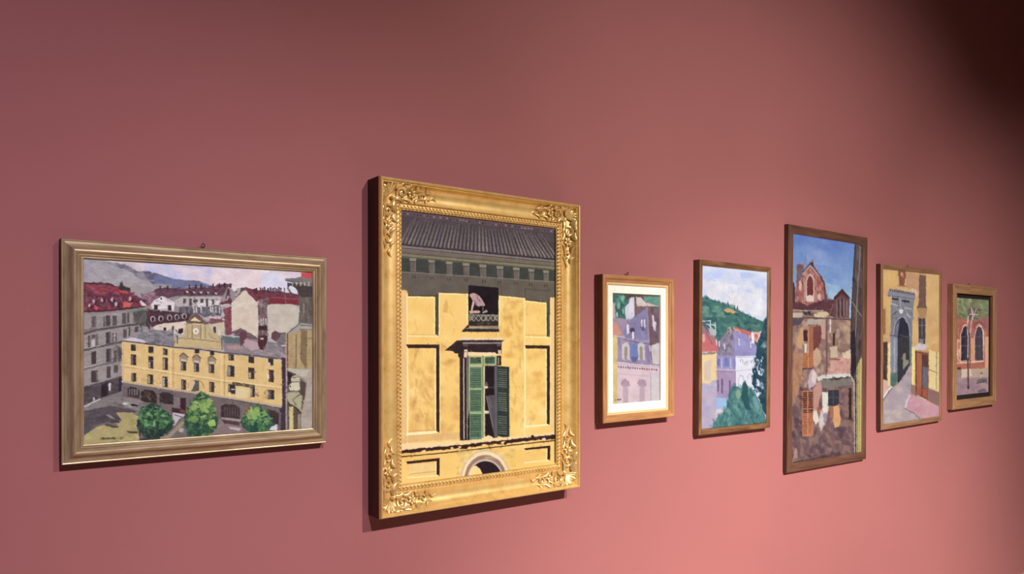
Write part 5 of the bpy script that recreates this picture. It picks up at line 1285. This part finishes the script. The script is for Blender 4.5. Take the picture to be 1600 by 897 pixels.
# ------------------------------------------------------------------ 5: ruined church seen from a window
def art_church():
    A = Art([(1239.5, 365.6), (1349.4, 381.6), (1346.4, 708), (1236.7, 719.4)], 0.610, 1.027, 240, 560, (138, 112, 102), 55)
    A.poly([(1230, 360), (1355, 375), (1355, 500), (1230, 500)], (90, 118, 188), g=(158, 190, 214), nz=6)
    A.wash([(1240, 368), (1335, 382), (1332, 480), (1290, 470), (1240, 420)], [(98, 124, 190), (116, 144, 198), (128, 156, 204)], 50, 16, .4); A.wash([(1262, 380), (1300, 385), (1300, 415), (1260, 412)], [(142, 160, 206), (134, 152, 202)], 18, 14, .5)
    A.wash([(1285, 440), (1332, 450), (1330, 490), (1300, 480)], [(160, 192, 216), (168, 196, 214)], 18, 12, .5)
    # church gable
    A.poly([(1238, 440), (1241, 441), (1243, 450), (1243, 480), (1236, 480)], (76, 54, 62), wob=.6)
    ch = [(1245, 446), (1245, 413), (1256, 413.6), (1256.5, 424), (1262, 416), (1267, 411), (1270, 408.6), (1272, 417), (1277, 425), (1283, 432), (1288, 441), (1290.4, 455), (1291, 474), (1244, 476), (1243.6, 460)]
    A.poly(ch, (158, 96, 90), wob=.6); A.dabs(ch, [(176, 116, 106), (142, 82, 80), (188, 136, 124), (132, 76, 76), (200, 160, 148)], 110, 7, 3.4, 75, 35, .65)
    A.poly([(1245.4, 413), (1256, 413.6), (1256, 426), (1251, 436), (1246, 440)], (108, 96, 106), wob=.6); A.rect(1249, 415, 1253, 420, (134, 74, 78), wob=.4)
    A.line([(1254.6, 428), (1262, 420), (1267, 415), (1273, 423), (1279, 430)], 2.2, (168, 148, 142), wob=.4); A.line([(1254, 426), (1262, 416.6), (1268, 410), (1271, 415), (1279, 427), (1285, 434)], 1.6, (92, 70, 76), wob=.5)
    A.poly([(1266.6, 411), (1271, 408.6), (1272.4, 418), (1268, 415)], (70, 56, 64), wob=.4)
    A.line([(1283, 433), (1287.6, 442), (1289.6, 456), (1290, 473)], 2, (82, 54, 60), wob=.4)
    A.poly([(1259, 466), (1259, 436), (1262, 430), (1266, 427), (1270, 430), (1273, 437), (1273.4, 466)], (196, 172, 160), wob=.5); A.poly([(1261.4, 462), (1261, 440), (1263.4, 433), (1266, 430.6), (1269, 434), (1271, 441), (1270.6, 460), (1266, 463)], (118, 56, 58), wob=.4)
    A.poly([(1258.6, 470), (1262, 462), (1266, 460), (1271, 463), (1272, 471)], (216, 192, 178), wob=.7); A.line([(1257, 434), (1257.6, 470)], 1.8, (182, 150, 138), wob=.5); A.line([(1275.4, 436), (1276, 468)], 1.6, (180, 132, 122), wob=.5); A.ell(1280, 463, 3, 5, (206, 170, 156), wob=.8); A.ell(1251, 446, 2.4, 8, (206, 168, 152), wob=.8)
    # roofs
    rf = [(1234, 474), (1244, 471), (1262, 476), (1290, 467), (1306, 468), (1306, 496), (1270, 486), (1234, 485)]
    A.poly(rf, (100, 62, 68), wob=.6); A.dabs(rf, [(88, 52, 60), (116, 72, 74), (82, 54, 62)], 40, 9, 3, 10, 25, .6)
    A.line([(1292, 459), (1292.4, 468)], 1.4, (52, 44, 50), wob=.2)
    A.poly([(1303.4, 464), (1316, 450.6), (1328.4, 464), (1327.4, 497), (1302, 496)], (106, 76, 78), wob=.4); A.poly([(1303, 465), (1316, 450.6), (1328.6, 464.4), (1327, 467), (1316, 459), (1305, 468)], (80, 50, 54), wob=.4)
    for x in (1308, 1313.6, 1319, 1324): A.line([(x, 467), (x, 494)], 1.5, (136, 114, 112), wob=.4)
    for x in (1310.6, 1316.2): A.line([(x, 468), (x, 494)], 2, (74, 48, 54), wob=.4)
    A.line([(1302, 476), (1296, 492)], 1.6, (128, 102, 100), wob=.5)
    # wall
    wl = [(1232, 484), (1285, 486), (1302, 496), (1330, 496), (1331, 540), (1334, 590), (1338, 600), (1339, 712), (1232, 725)]
    A.poly(wl, (142, 112, 104), wob=.5)
    A.dabs([(1237, 492), (1330, 497), (1330, 590), (1237, 620)], [(168, 132, 112), (126, 96, 94), (186, 150, 126), (112, 84, 86), (150, 116, 106), (196, 170, 148)], 200, 10, 5, 70, 45, .6)
    A.dabs([(1237, 600), (1336, 600), (1338, 710), (1237, 722)], [(104, 78, 88), (92, 68, 80), (122, 92, 92), (112, 82, 86), (84, 64, 76)], 220, 11, 5.5, 60, 60, .65)
    A.line([(1238, 483.6), (1262, 485), (1286, 485)], 1.8, (168, 154, 146), wob=.4); A.poly([(1239, 488), (1256, 488), (1254, 495), (1240, 495)], (188, 172, 152), wob=.8); A.dabs([(1256, 486), (1270, 487), (1270, 494), (1258, 494)], [(64, 50, 56)], 10, 4, 2.4, 40, 40, .8); A.poly([(1272, 490), (1280, 487), (1290, 486), (1296, 490), (1290, 496), (1274, 495)], (206, 182, 146), wob=1.2)
    A.line([(1238, 497), (1262, 495.6), (1302, 498), (1329, 499)], 2, (94, 72, 76), wob=.5); A.poly([(1262, 498), (1290, 499), (1290, 507), (1260, 506)], (176, 160, 146), wob=.8); A.poly([(1237, 498), (1256, 497), (1252, 506), (1240, 508)], (90, 80, 92), wob=1)
    A.wash([(1318, 498), (1331, 498), (1331, 540), (1316, 536)], [(190, 160, 126), (202, 174, 140)], 12, 8, .6)
    A.poly([(1246, 526), (1252, 512), (1256, 508), (1257, 530), (1252, 545), (1246, 540)], (196, 150, 108), wob=1.2); A.poly([(1240, 556), (1248, 545), (1254, 560), (1254, 580), (1249, 605), (1243, 625), (1239, 630)], (176, 128, 98), wob=1.6); A.dabs([(1241, 560), (1253, 556), (1252, 600), (1242, 624)], [(190, 142, 108), (158, 112, 88)], 26, 8, 4, 80, 25, .6)
    A.poly([(1270, 510), (1283, 508), (1284, 528), (1278, 545), (1272, 560), (1270, 540)], (120, 70, 70), wob=1); A.poly([(1283, 504), (1290, 502), (1290, 530), (1284, 528)], (192, 152, 140), wob=.8); A.poly([(1271, 548), (1276, 542), (1282, 548), (1284, 562), (1276, 572), (1270, 568)], (196, 160, 132), wob=1.2)
    A.line([(1292, 497), (1292, 586)], 3, (122, 88, 90), wob=.5); A.line([(1297.4, 499), (1298, 519)], 2, (216, 208, 204), wob=.4); A.rect(1301.6, 520, 1305, 539, (66, 44, 42), wob=.4); A.poly([(1297, 542), (1308, 540), (1310, 558), (1298, 560)], (196, 174, 148), wob=.9)
    A.poly([(1298, 566), (1306, 560), (1330, 556), (1330, 586), (1292, 586)], (200, 150, 138), wob=1.2); A.dabs([(1296, 562), (1329, 558), (1329, 584), (1296, 584)], [(206, 158, 146), (190, 132, 124), (212, 176, 158), (180, 128, 120)], 40, 6, 3, 20, 60, .7); A.poly([(1316, 552), (1330, 546), (1330, 560), (1318, 560)], (214, 192, 164), wob=.8); A.line([(1296, 560), (1313, 561.6)], 2, (144, 92, 76), wob=.4)
    # shutters
    A.rect(1255.6, 515, 1262.4, 532, (74, 48, 52), wob=.4); A.rect(1257.4, 536, 1260.8, 550, (212, 204, 204), wob=.4); A.rect(1255, 550, 1270.6, 574, (196, 124, 82), wob=.4); A.rect(1263.4, 509, 1270.8, 552, (180, 118, 86), wob=.4)
    for k in range(22): A.line([(1256 if k > 13 else 1264, 511 + k * 2.9), (1270, 511.4 + k * 2.9)], .9, (136, 78, 54), wob=.3)
    A.line([(1263, 510), (1263, 574)], 1.2, (214, 152, 110), wob=.3); A.line([(1255, 574.6), (1271, 574.6)], 2, (92, 60, 62), wob=.3)
    A.rect(1253.6, 608.6, 1270.6, 679.4, (192, 122, 92), wob=.4)
    for k in range(16):
        y = 611.5 + k * 2.9 + (0 if k < 9 else 1.4)
        for x0, x1 in ((1255.6, 1261), (1263.4, 1269)):
            A.line([(x0, y), (x1, y + .3)], 1.9 if k < 11 else 1, (70, 44, 40) if k < 11 else (140, 80, 58), wob=.5)
    for k in range(8): A.line([(1256, 658 + k * 2.4), (1268.6, 658.2 + k * 2.4)], .9, (142, 82, 60), wob=.3)
    A.line([(1262.2, 609), (1262.2, 678)], 1.2, (214, 150, 112), wob=.3)
    # bare plaster patches
    A.poly([(1262, 596), (1266, 580), (1270, 574), (1274, 584), (1276, 590), (1272, 602), (1264, 606)], (186, 168, 178), wob=1); A.poly([(1271, 574), (1277, 586), (1273, 600), (1268, 590)], (218, 198, 188), wob=1)
    A.poly([(1271, 606), (1277, 598), (1284, 594), (1284, 612), (1280, 626), (1276, 646), (1271, 650)], (190, 142, 132), wob=1); A.poly([(1270, 640), (1276, 640), (1280, 655), (1274, 662), (1270, 652)], (222, 210, 196), wob=1); A.poly([(1276, 636), (1281, 632), (1282, 642), (1278, 644)], (178, 92, 80), wob=.8)
    A.poly([(1284, 612), (1294, 612), (1294, 640), (1290, 652), (1285, 640)], (220, 214, 200), wob=.8); A.poly([(1282, 640), (1290, 646), (1288, 662), (1282, 672), (1279, 660)], (206, 192, 190), wob=1); A.poly([(1286, 646), (1292, 642), (1292, 656), (1287, 660)], (160, 142, 160), wob=.8)
    A.poly([(1276, 588), (1284, 585), (1329, 584), (1331, 590), (1284, 592.6), (1278, 595)], (206, 204, 200), wob=.4); A.line([(1283, 592), (1330, 590.4)], 1.5, (70, 60, 60), wob=.4); A.poly([(1283, 594), (1331, 592), (1333, 602), (1284, 606)], (124, 118, 112), wob=.5); A.dabs([(1300, 590), (1326, 588), (1326, 593), (1300, 594)], [(60, 52, 54)], 9, 4, 2, 0, 20, .8)
    A.rect(1293.8, 609, 1311, 633.6, (60, 60, 70), wob=.4); A.line([(1302, 610), (1302, 632)], 1.1, (84, 84, 92)); A.line([(1294, 620), (1310, 621)], 1, (84, 84, 92))
    A.poly([(1302.6, 634), (1312, 633.6), (1312.4, 648), (1314, 655), (1311, 667), (1304, 668), (1301, 656)], (218, 162, 114), wob=.9); A.poly([(1296, 634), (1302, 634), (1302, 655), (1297, 650)], (168, 110, 86), wob=.8)
    A.rect(1326.6, 607, 1331, 656, (60, 46, 44), wob=.4)
    A.poly([(1240, 713), (1242, 698), (1245, 696), (1247, 711)], (168, 138, 126), wob=.8); A.poly([(1302, 706), (1305, 698), (1309, 706)], (132, 104, 104), wob=.8); A.line([(1240, 718), (1300, 711)], 1.4, (74, 60, 56), wob=.6)
    # pole and drape on the right
    A.poly([(1338, 376), (1355, 378), (1355, 715), (1338, 715), (1337, 600), (1331, 580), (1330, 540), (1332, 470)], (92, 78, 76), wob=.4)
    A.dabs([(1338, 385), (1349, 385), (1347, 570), (1333, 570)], [(76, 62, 62), (112, 98, 94), (66, 52, 54)], 60, 20, 2.2, 93, 5, .7)
    A.line([(1337.4, 380), (1332, 470), (1330, 545)], 1.6, (52, 44, 50), wob=.4); A.line([(1346, 385), (1340, 470), (1337, 545)], 1.3, (146, 134, 130), wob=.4); A.line([(1332, 471), (1347, 494)], 1.5, (136, 124, 122), wob=.4)
    A.poly([(1330, 520), (1337, 515), (1339, 575), (1334, 592), (1330, 585)], (50, 44, 54), wob=.5); A.line([(1330, 588), (1335, 597), (1336, 710)], 1.6, (186, 176, 170), wob=.3)
    A.poly([(1339, 575), (1346, 560), (1350, 560), (1350, 715), (1338, 715)], (196, 180, 118), wob=.4); A.line([(1341, 570), (1340.4, 708)], 1.1, (118, 100, 62), wob=.3); A.line([(1344, 566), (1343.6, 708)], 1, (146, 128, 80), wob=.3); A.line([(1338, 590), (1337.6, 712)], 1.6, (58, 46, 40), wob=.3)
    A.repaint(2600, 4.6, 1.8, 10, .5, 75, 50)
    return A


P5X, P5Z = 3.294, EYE + 0.0017
f5 = thing('framed_painting', 'tallest painting, a crumbling church and shutters under blue sky, in a plain dark brown frame', 'painting', P5X, P5Z, 0.34)
M_dark = mat_wood('dark_brown_wood', (0.075, 0.032, 0.022), (0.125, 0.056, 0.037), (0.175, 0.085, 0.055), rough=0.45, grain=(6, 60, 60))
M_darkwall = mat_wood('dark_brown_side', (0.032, 0.011, 0.008), (0.05, 0.018, 0.014), (0.07, 0.027, 0.02), rough=0.5, grain=(6, 60, 60))
W5, H5 = 0.688, 1.105
prof5 = [(0, 0), (0, .0205), (.0006, .0216), (.0018, .022), (.0362, .022), (.0378, .0214), (.0388, .0204), (.0390, .0192), (.0390, .014)]
rails(f5, W5, H5, prof5, [M_dark, M_darkwall], lambda i: 1 if i == 0 else 0, closed_back=[(.038, .004), (.034, 0)])
c5 = art_church().build('canvas', f5, 0.0178, 0.003, M_oil, 0.34, P5X, P5Z)
c5['label'] = 'painting of a ruined church gable above peeling walls with orange shutters'
bk = box_data(-.3055, .3055, -.0142, -.002, -.514, .514)
mesh_obj('backing_board', bk[0], bk[1], M_back, f5)


# ------------------------------------------------------------------ 6: grey portal
def art_portal():
    A = Art([(1380, 421), (1466, 428), (1468, 651.6), (1380, 664)], 0.641, 0.798, 200, 400, (206, 166, 112), 66)
    A.wash([(1378, 420), (1468, 428), (1468, 560), (1378, 560)], [(216, 178, 118), (196, 154, 100), (210, 170, 114), (190, 148, 104)], 60, 16, .5)
    A.wash([(1380, 424), (1400, 424), (1392, 500), (1380, 500)], [(222, 180, 104), (214, 170, 100)], 18, 12, .5)
    A.dabs([(1380, 425), (1466, 432), (1466, 540), (1380, 530)], [(212, 174, 116), (192, 152, 106), (204, 164, 108)], 80, 10, 4, 80, 30, .4)
    A.poly([(1414, 424), (1436, 427), (1434, 455), (1424, 452), (1416, 448)], (186, 142, 108), wob=.8); A.poly([(1420, 456), (1424, 449), (1432, 452), (1432, 462), (1424, 462)], (206, 176, 152), wob=.9)
    A.poly([(1403.6, 423), (1415, 424), (1415, 432), (1412, 446), (1405, 445), (1404, 432)], (132, 84, 62), wob=.6); A.ell(1409, 428, 2.2, 3, (196, 144, 108), wob=.6); A.line([(1403, 446), (1416, 446.6)], 1.6, (150, 106, 78))
    A.poly([(1435.4, 426), (1446, 427), (1446, 474), (1448, 480), (1431.6, 480), (1434.6, 474)], (112, 86, 76), wob=.5); A.line([(1435, 427.6), (1446, 428.4)], 2, (196, 160, 112)); A.poly([(1432, 480), (1448, 480), (1446, 496), (1436, 496)], (160, 122, 86), wob=1, a=.8)
    A.rect(1435, 496, 1445.4, 536, (74, 68, 74), wob=.4); A.line([(1440, 498), (1440.4, 524)], 1.4, (120, 116, 120), wob=.3); A.line([(1435, 507), (1445, 507)], 1.2, (120, 114, 116)); A.rect(1436, 528, 1443, 537, (128, 118, 122), wob=.5)
    A.poly([(1378, 482), (1384, 482), (1384.4, 520), (1378, 524)], (150, 110, 76), wob=.6); A.wash([(1378, 524), (1392, 522), (1392, 600), (1378, 600)], [(214, 170, 128), (196, 150, 116)], 14, 9, .5)
    A.poly([(1379, 534), (1387.4, 532), (1387, 594), (1379, 590)], (84, 62, 58), wob=.6); A.dabs([(1380, 538), (1386, 536), (1386, 590), (1380, 588)], [(104, 76, 70), (66, 48, 48)], 14, 12, 2, 88, 8, .6)
    A.poly([(1378, 594), (1388, 595), (1390, 606), (1378, 622)], (212, 172, 160), wob=.6)
    # portal
    G = (124, 124, 134)
    A.poly([(1391.6, 462), (1428, 465), (1425.4, 500), (1424.6, 552), (1418, 552), (1402, 552), (1393, 552)], G, wob=.5); A.dabs([(1392, 464), (1427, 467), (1424, 545), (1394, 545)], [(112, 112, 124), (138, 138, 146), (120, 118, 128), (150, 150, 158)], 70, 6, 2.6, 60, 50, .55)
    A.poly([(1387.4, 456), (1391, 451), (1404, 452), (1429.6, 457.4), (1429.4, 465.6), (1426, 468), (1390, 463.6), (1387.6, 460)], (132, 132, 142), wob=.4)
    for k in range(12): A.line([(1391 + k * 3.2, 451.4 + k * .5), (1392 + k * 3.2, 454 + k * .5)], 1.4, (66, 62, 66), wob=.3)
    A.line([(1388, 461), (1428, 466)], 1.2, (92, 90, 98)); A.poly([(1394, 464.6), (1403.6, 465.6), (1403.6, 468.4), (1394.6, 467.4)], (54, 50, 56), wob=.3); A.poly([(1409, 467.4), (1420.6, 468.8), (1420.4, 472), (1409.6, 470.6)], (54, 50, 56), wob=.3)
    A.line([(1406, 466), (1407.4, 480)], 2.2, (154, 152, 160), wob=.4); A.line([(1393, 474), (1403, 476.6)], 1.3, (178, 178, 186), wob=.4); A.line([(1414, 480), (1424, 481.4)], 1.3, (184, 184, 190), wob=.4); A.poly([(1404.6, 483), (1408, 482), (1411.6, 484), (1410.6, 488), (1407.6, 489.6), (1405.4, 487)], (206, 202, 206), wob=.4)
    A.line([(1396, 490), (1401, 486)], 1.8, (84, 84, 94), wob=.4); A.line([(1417, 490), (1422, 494)], 1.8, (172, 172, 180), wob=.4); A.line([(1392.4, 462), (1393, 475)], 1.4, (206, 184, 160), wob=.4)
    A.poly([(1395, 605), (1395.4, 520), (1398, 505), (1403, 496), (1409, 492.6), (1414, 495), (1419, 503), (1421.6, 515), (1422, 572)], (150, 150, 166), wob=.4); A.poly([(1396.6, 605), (1397.4, 520), (1400, 506), (1404.6, 497.6), (1409, 494.4), (1413.4, 497), (1418, 505), (1420.4, 516), (1421, 575)], (52, 52, 66), wob=.4)
    A.poly([(1397.6, 520), (1400.6, 507), (1406, 498), (1404, 512), (1402, 530), (1398, 530)], (116, 116, 134), wob=.4)
    A.poly([(1402, 525), (1421, 524), (1421.4, 572), (1404, 602)], (62, 60, 66), wob=.4); A.line([(1404, 522), (1421, 526)], 1.2, (88, 88, 96), wob=.4); A.poly([(1411, 552), (1419.6, 548), (1420, 565), (1411, 578)], (138, 134, 120), wob=.7); A.poly([(1414.6, 545), (1420, 543), (1420, 560), (1416, 562)], (60, 62, 62), wob=.5)
    A.poly([(1391.4, 522), (1402.6, 524), (1402.6, 598), (1396, 604), (1392, 602)], (132, 136, 152), wob=.4); A.line([(1398, 528), (1398.4, 592)], 2, (166, 168, 182), wob=.3); A.poly([(1391.6, 584), (1402.4, 580), (1402, 596), (1396, 604), (1392, 602)], (88, 112, 108), wob=.5); A.line([(1391.6, 522.6), (1402, 524)], 1.6, (84, 84, 94), wob=.3)
    A.rect(1387.6, 534, 1391.6, 602, (230, 206, 146), wob=.4); A.line([(1402, 601), (1412, 586), (1421.4, 568)], 1.2, (58, 54, 60), wob=.3)
    A.poly([(1421, 530), (1425, 532), (1425, 612), (1422, 612)], (112, 122, 124), wob=.4); A.rect(1424.6, 541, 1429.4, 601, (232, 212, 136), wob=.4)
    # right doorway
    A.poly([(1429, 540), (1436, 534), (1448, 538), (1447, 546), (1440, 545), (1430, 546)], (196, 188, 196), wob=.6)
    A.poly([(1430, 546), (1451, 551), (1451, 627), (1431, 618)], (134, 82, 64), wob=.4); A.poly([(1432, 550), (1440.6, 552), (1440.6, 608), (1432, 602)], (168, 104, 72), wob=.5); A.poly([(1441, 553), (1450, 554), (1450, 575), (1441, 572)], (92, 66, 64), wob=.4); A.poly([(1441, 571), (1450, 573), (1450, 606), (1441, 603)], (106, 104, 118), wob=.5); A.poly([(1432, 603), (1449, 609), (1449, 622), (1432, 614)], (158, 88, 68), wob=.5)
    A.line([(1441, 552), (1441, 620)], 1.1, (92, 56, 48), wob=.3); A.line([(1433, 617.6), (1449, 626)], 1.6, (206, 188, 184), wob=.3); A.line([(1431, 547), (1431.4, 618)], 1.3, (86, 50, 42))
    A.poly([(1451, 545), (1470, 549), (1470, 614), (1452, 607)], (222, 198, 140), wob=.4); A.line([(1463.4, 548), (1463.4, 610)], 1.1, (150, 126, 84)); A.line([(1452, 577), (1468, 583)], 1, (140, 116, 84)); A.poly([(1450, 545), (1454, 536), (1470, 536), (1470, 550)], (206, 160, 104), wob=.8)
    A.poly([(1450.6, 606), (1470, 614), (1470, 637), (1450.6, 627)], (142, 108, 102), wob=.4); A.poly([(1423, 600), (1431, 602), (1431, 618), (1423, 616)], (150, 116, 100), wob=.5)
    # paving
    pv = [(1378, 626), (1392, 606), (1402, 601), (1414, 584), (1421.4, 570), (1424, 572), (1423, 614), (1432, 620), (1470, 638), (1470, 660), (1378, 670)]
    A.poly(pv, (172, 156, 162), wob=.5); A.wash(pv, [(186, 170, 168), (160, 146, 158), (196, 182, 166), (178, 158, 166)], 60, 10, .5); A.wash([(1382, 640), (1440, 640), (1440, 660), (1382, 662)], [(204, 190, 168), (196, 178, 170)], 20, 9, .5); A.wash([(1416, 575), (1424, 580), (1423, 610), (1416, 605)], [(132, 130, 140)], 6, 7, .6)
    A.line([(1380, 622), (1386, 612), (1393, 604)], 2.6, (222, 216, 222), wob=.3); A.line([(1380, 625), (1394, 606)], 1, (92, 80, 84))
    pk = [(1414.6, 634), (1416, 627), (1420, 618), (1424, 616.6), (1440, 623), (1470, 637), (1470, 650), (1445, 655), (1430, 646), (1416, 639)]
    A.poly(pk, (198, 148, 158), wob=.5); A.wash(pk, [(212, 162, 166), (190, 136, 150), (206, 166, 164)], 26, 8, .5); A.line([(1422, 617.4), (1417, 627), (1415.4, 636)], 2.4, (208, 196, 212), wob=.4); A.line([(1415, 639), (1428, 646), (1438, 655)], 1.3, (120, 102, 110), wob=.4)
    A.repaint(1500, 4.2, 1.7, 8, .5, 75, 50)
    return A


P6X, P6Z = 4.119, EYE + 0.0185
f6 = thing('framed_painting', 'painting of a grey arched portal in an ochre street, in a thin tan wooden frame', 'painting', P6X, P6Z, 1.14)
M_tan = mat_wood('tan_wood', (0.19, 0.095, 0.05), (0.265, 0.14, 0.077), (0.34, 0.19, 0.11), rough=0.45, grain=(6, 60, 60))
W6, H6 = 0.694, 0.851
prof6 = [(0, 0), (0, .0245), (.0006, .0256), (.0018, .026), (.0230, .026), (.0248, .0252), (.0262, .0238), (.0265, .0228), (.0265, .018)]
rails(f6, W6, H6, prof6, [M_tan, M_darkwall], lambda i: 1 if i == 0 else 0, closed_back=[(.0255, .003), (.022, 0)])
c6 = art_portal().build('canvas', f6, 0.0218, 0.003, M_oil, 1.14, P6X, P6Z)
c6['label'] = 'painting of a grey stone portal, ochre walls and a pink pavement'
bk = box_data(-.321, .321, -.0184, -.002, -.3995, .3995)
mesh_obj('backing_board', bk[0], bk[1], M_back, f6)
hanger(f6, -0.02, H6 / 2, d=.004, s=0.7)


# ------------------------------------------------------------------ 7: brick arches behind a sapling
def art_arches():
    A = Art([(1495.0, 466), (1546, 468.2), (1546, 613), (1495.0, 617.8)], 0.462, 0.572, 160, 300, (146, 104, 98), 77)
    A.poly([(1490, 464), (1550, 464), (1550, 500), (1490, 502)], (120, 126, 92), wob=.6)
    A.dabs([(1492, 466), (1546, 468), (1546, 500), (1492, 502)], [(132, 152, 104), (148, 172, 120), (96, 100, 78), (114, 122, 92), (120, 92, 86)], 110, 6, 3, 60, 60, .65)
    A.dabs([(1514, 484), (1534, 484), (1534, 498), (1514, 500)], [(116, 84, 86), (92, 70, 74), (104, 82, 76)], 26, 6, 2.6, 50, 60, .7); A.dabs([(1492, 490), (1508, 490), (1508, 500), (1492, 500)], [(74, 62, 58), (96, 104, 74)], 12, 4, 2.4, 50, 60, .7)
    A.poly([(1490, 498), (1506, 497), (1520, 504), (1546, 494), (1550, 494), (1550, 580), (1490, 580)], (162, 98, 86), wob=1); A.dabs([(1492, 500), (1546, 500), (1546, 575), (1492, 575)], [(176, 108, 90), (146, 88, 82), (190, 124, 102), (134, 84, 84), (168, 112, 100)], 110, 6, 3, 80, 40, .6)
    A.poly([(1520, 500), (1546, 494), (1546, 520), (1526, 504)], (148, 100, 100), wob=.8, a=.7); A.line([(1499, 514), (1505, 506), (1512, 502)], 2, (196, 112, 90), wob=.4)
    for cx, w_, c in ((1509, 6.4, (58, 50, 60)), (1531, 6.6, (76, 68, 78))):
        A.poly([(cx - w_ - 1.4, 566), (cx - w_ - 1.2, 522), (cx - w_ * .6, 510), (cx, 506), (cx + w_ * .6, 510), (cx + w_ + 1.2, 520), (cx + w_ + 1.4, 564)], (212, 176, 152), wob=.5)
        A.poly([(cx - w_, 564), (cx - w_, 523), (cx - w_ * .5, 512.6), (cx, 509), (cx + w_ * .5, 512.6), (cx + w_, 522), (cx + w_, 563)], c, wob=.4)
        A.line([(cx - w_, 540), (cx + w_, 541)], 1, (122, 112, 122), wob=.3, a=.7); A.line([(cx - w_, 527), (cx + w_, 525)], 1, (122, 112, 122), wob=.3, a=.7); A.line([(cx + 1, 515), (cx + 1, 560)], .9, (96, 88, 98), wob=.2, a=.7)
    A.ring(1531, 516, 9.4, 13, 1.8, (128, 76, 74), 200, 340); A.ring(1509, 518, 9.2, 13, 1.8, (152, 84, 76), 200, 340)
    A.poly([(1517.6, 528), (1523, 528), (1523, 568), (1517.6, 568)], (214, 148, 114), wob=.5); A.rect(1518, 516, 1523, 527, (168, 104, 104), wob=.5); A.poly([(1492, 530), (1501, 530), (1501, 566), (1492, 567)], (206, 150, 124), wob=.6); A.dabs([(1494, 530), (1501, 532), (1501, 568), (1494, 568)], [(232, 204, 186), (176, 100, 82)], 16, 5, 2.4, 85, 20, .8)
    A.rect(1540, 526, 1546, 575, (206, 158, 126), wob=.6); A.line([(1536.8, 515), (1538.4, 564)], 1.2, (232, 212, 192), wob=.3); A.ell(1533, 509.6, 2.2, 1.8, (222, 176, 156), wob=.5); A.line([(1539, 540), (1539, 576)], 1.6, (176, 96, 80))
    A.line([(1493, 568), (1512, 566.6), (1538, 564.6)], 1.7, (226, 196, 176), wob=.4); A.poly([(1492, 569), (1540, 566), (1540, 576), (1492, 578)], (170, 104, 86), wob=.5)
    A.poly([(1490, 578), (1550, 575), (1550, 592), (1490, 594)], (178, 154, 136), wob=.5); A.poly([(1503.6, 577), (1518, 576.4), (1520, 588), (1503.6, 590)], (206, 182, 160), wob=.6); A.poly([(1494, 578), (1503, 577), (1503, 590), (1494, 591)], (150, 128, 120), wob=.6); A.rect(1497, 574, 1502, 577.6, (92, 58, 52), wob=.4)
    A.poly([(1490, 592), (1550, 589), (1550, 620), (1490, 622)], (152, 124, 132), wob=.5); A.wash([(1494, 592), (1546, 590), (1546, 614), (1494, 617)], [(162, 134, 144), (140, 114, 122), (170, 140, 142)], 36, 8, .55)
    A.poly([(1527, 594), (1534, 591.6), (1544, 592.4), (1543, 596), (1528, 598.6)], (104, 98, 92), wob=.5); A.line([(1527, 599), (1543, 596.6)], 1.2, (78, 66, 72)); A.ell(1535, 583.4, 1.2, 1.4, (60, 54, 52), wob=.2); A.line([(1533, 590), (1535, 584)], 1.2, (198, 178, 162), wob=.2); A.poly([(1528, 611), (1540, 607), (1544, 612), (1530, 614)], (112, 92, 104), wob=.6)
    # sapling
    A.line([(1513.6, 494), (1512.2, 510), (1513.4, 530), (1513, 562)], 1.5, (206, 192, 190), wob=.3); A.line([(1512, 510), (1515.4, 520), (1516.6, 545), (1516.4, 575)], 1.5, (108, 76, 78), wob=.3)
    A.line([(1513, 560), (1513.8, 585), (1514, 607)], 2.2, (96, 66, 68), wob=.3); A.ell(1514, 605, 1.8, 3.4, (84, 52, 56), wob=.3)
    for p in ([(1521, 484), (1520, 497), (1518, 507), (1517, 520)], [(1526, 483), (1523, 492), (1520, 500)], [(1516, 491), (1529, 491.6)], [(1518, 481), (1520, 492)]): A.line(p, 1, (214, 192, 184), wob=.3)
    A.repaint(800, 3.6, 1.4, 8, .5, 75, 50)
    return A


P7X, P7Z = 4.9048, EYE + 0.0237
f7 = thing('framed_painting', 'rightmost painting, red brick arches and a sapling, light wood frame with black liner', 'painting', P7X, P7Z, 0.89)
M_light = mat_wood('light_wood', (0.27, 0.14, 0.068), (0.36, 0.195, 0.10), (0.46, 0.265, 0.145), rough=0.45, grain=(6, 50, 50))
M_lightside = mat_wood('light_wood_side', (0.14, 0.06, 0.034), (0.20, 0.088, 0.05), (0.26, 0.118, 0.068), rough=0.5, grain=(6, 50, 50))
M_black = mat_plain('black_liner', (0.022, 0.016, 0.014), 0.7)
W7, H7 = 0.622, 0.728
prof7 = [(0, 0), (0, .0115), (.001, .0125), (.001, .0145), (0, .0155), (0, .0315), (.0008, .0332), (.0025, .034), (.0120, .034), (.0135, .0326), (.0150, .0328), (.0490, .0326), (.0515, .0322), (.0528, .0310), (.0530, .016)]
rails(f7, W7, H7, prof7, [M_light, M_lightside, M_black], lambda i: 1 if i < 5 else (1 if i == 13 else 0), closed_back=[(.052, .004), (.046, 0)])
ring_plate('liner', f7, W7 - .106, H7 - .106, .464, .574, .0125, .0170, M_black)
c7 = art_arches().build('canvas', f7, 0.0172, 0.003, M_oil, 0.89, P7X, P7Z)
c7['label'] = 'painting of red brick arches with a thin tree in front'
bk = box_data(-.258, .258, -.0122, -.002, -.311, .311)
mesh_obj('backing_board', bk[0], bk[1], M_back, f7)
hanger(f7, -0.035, H7 / 2, d=.004, s=0.8)
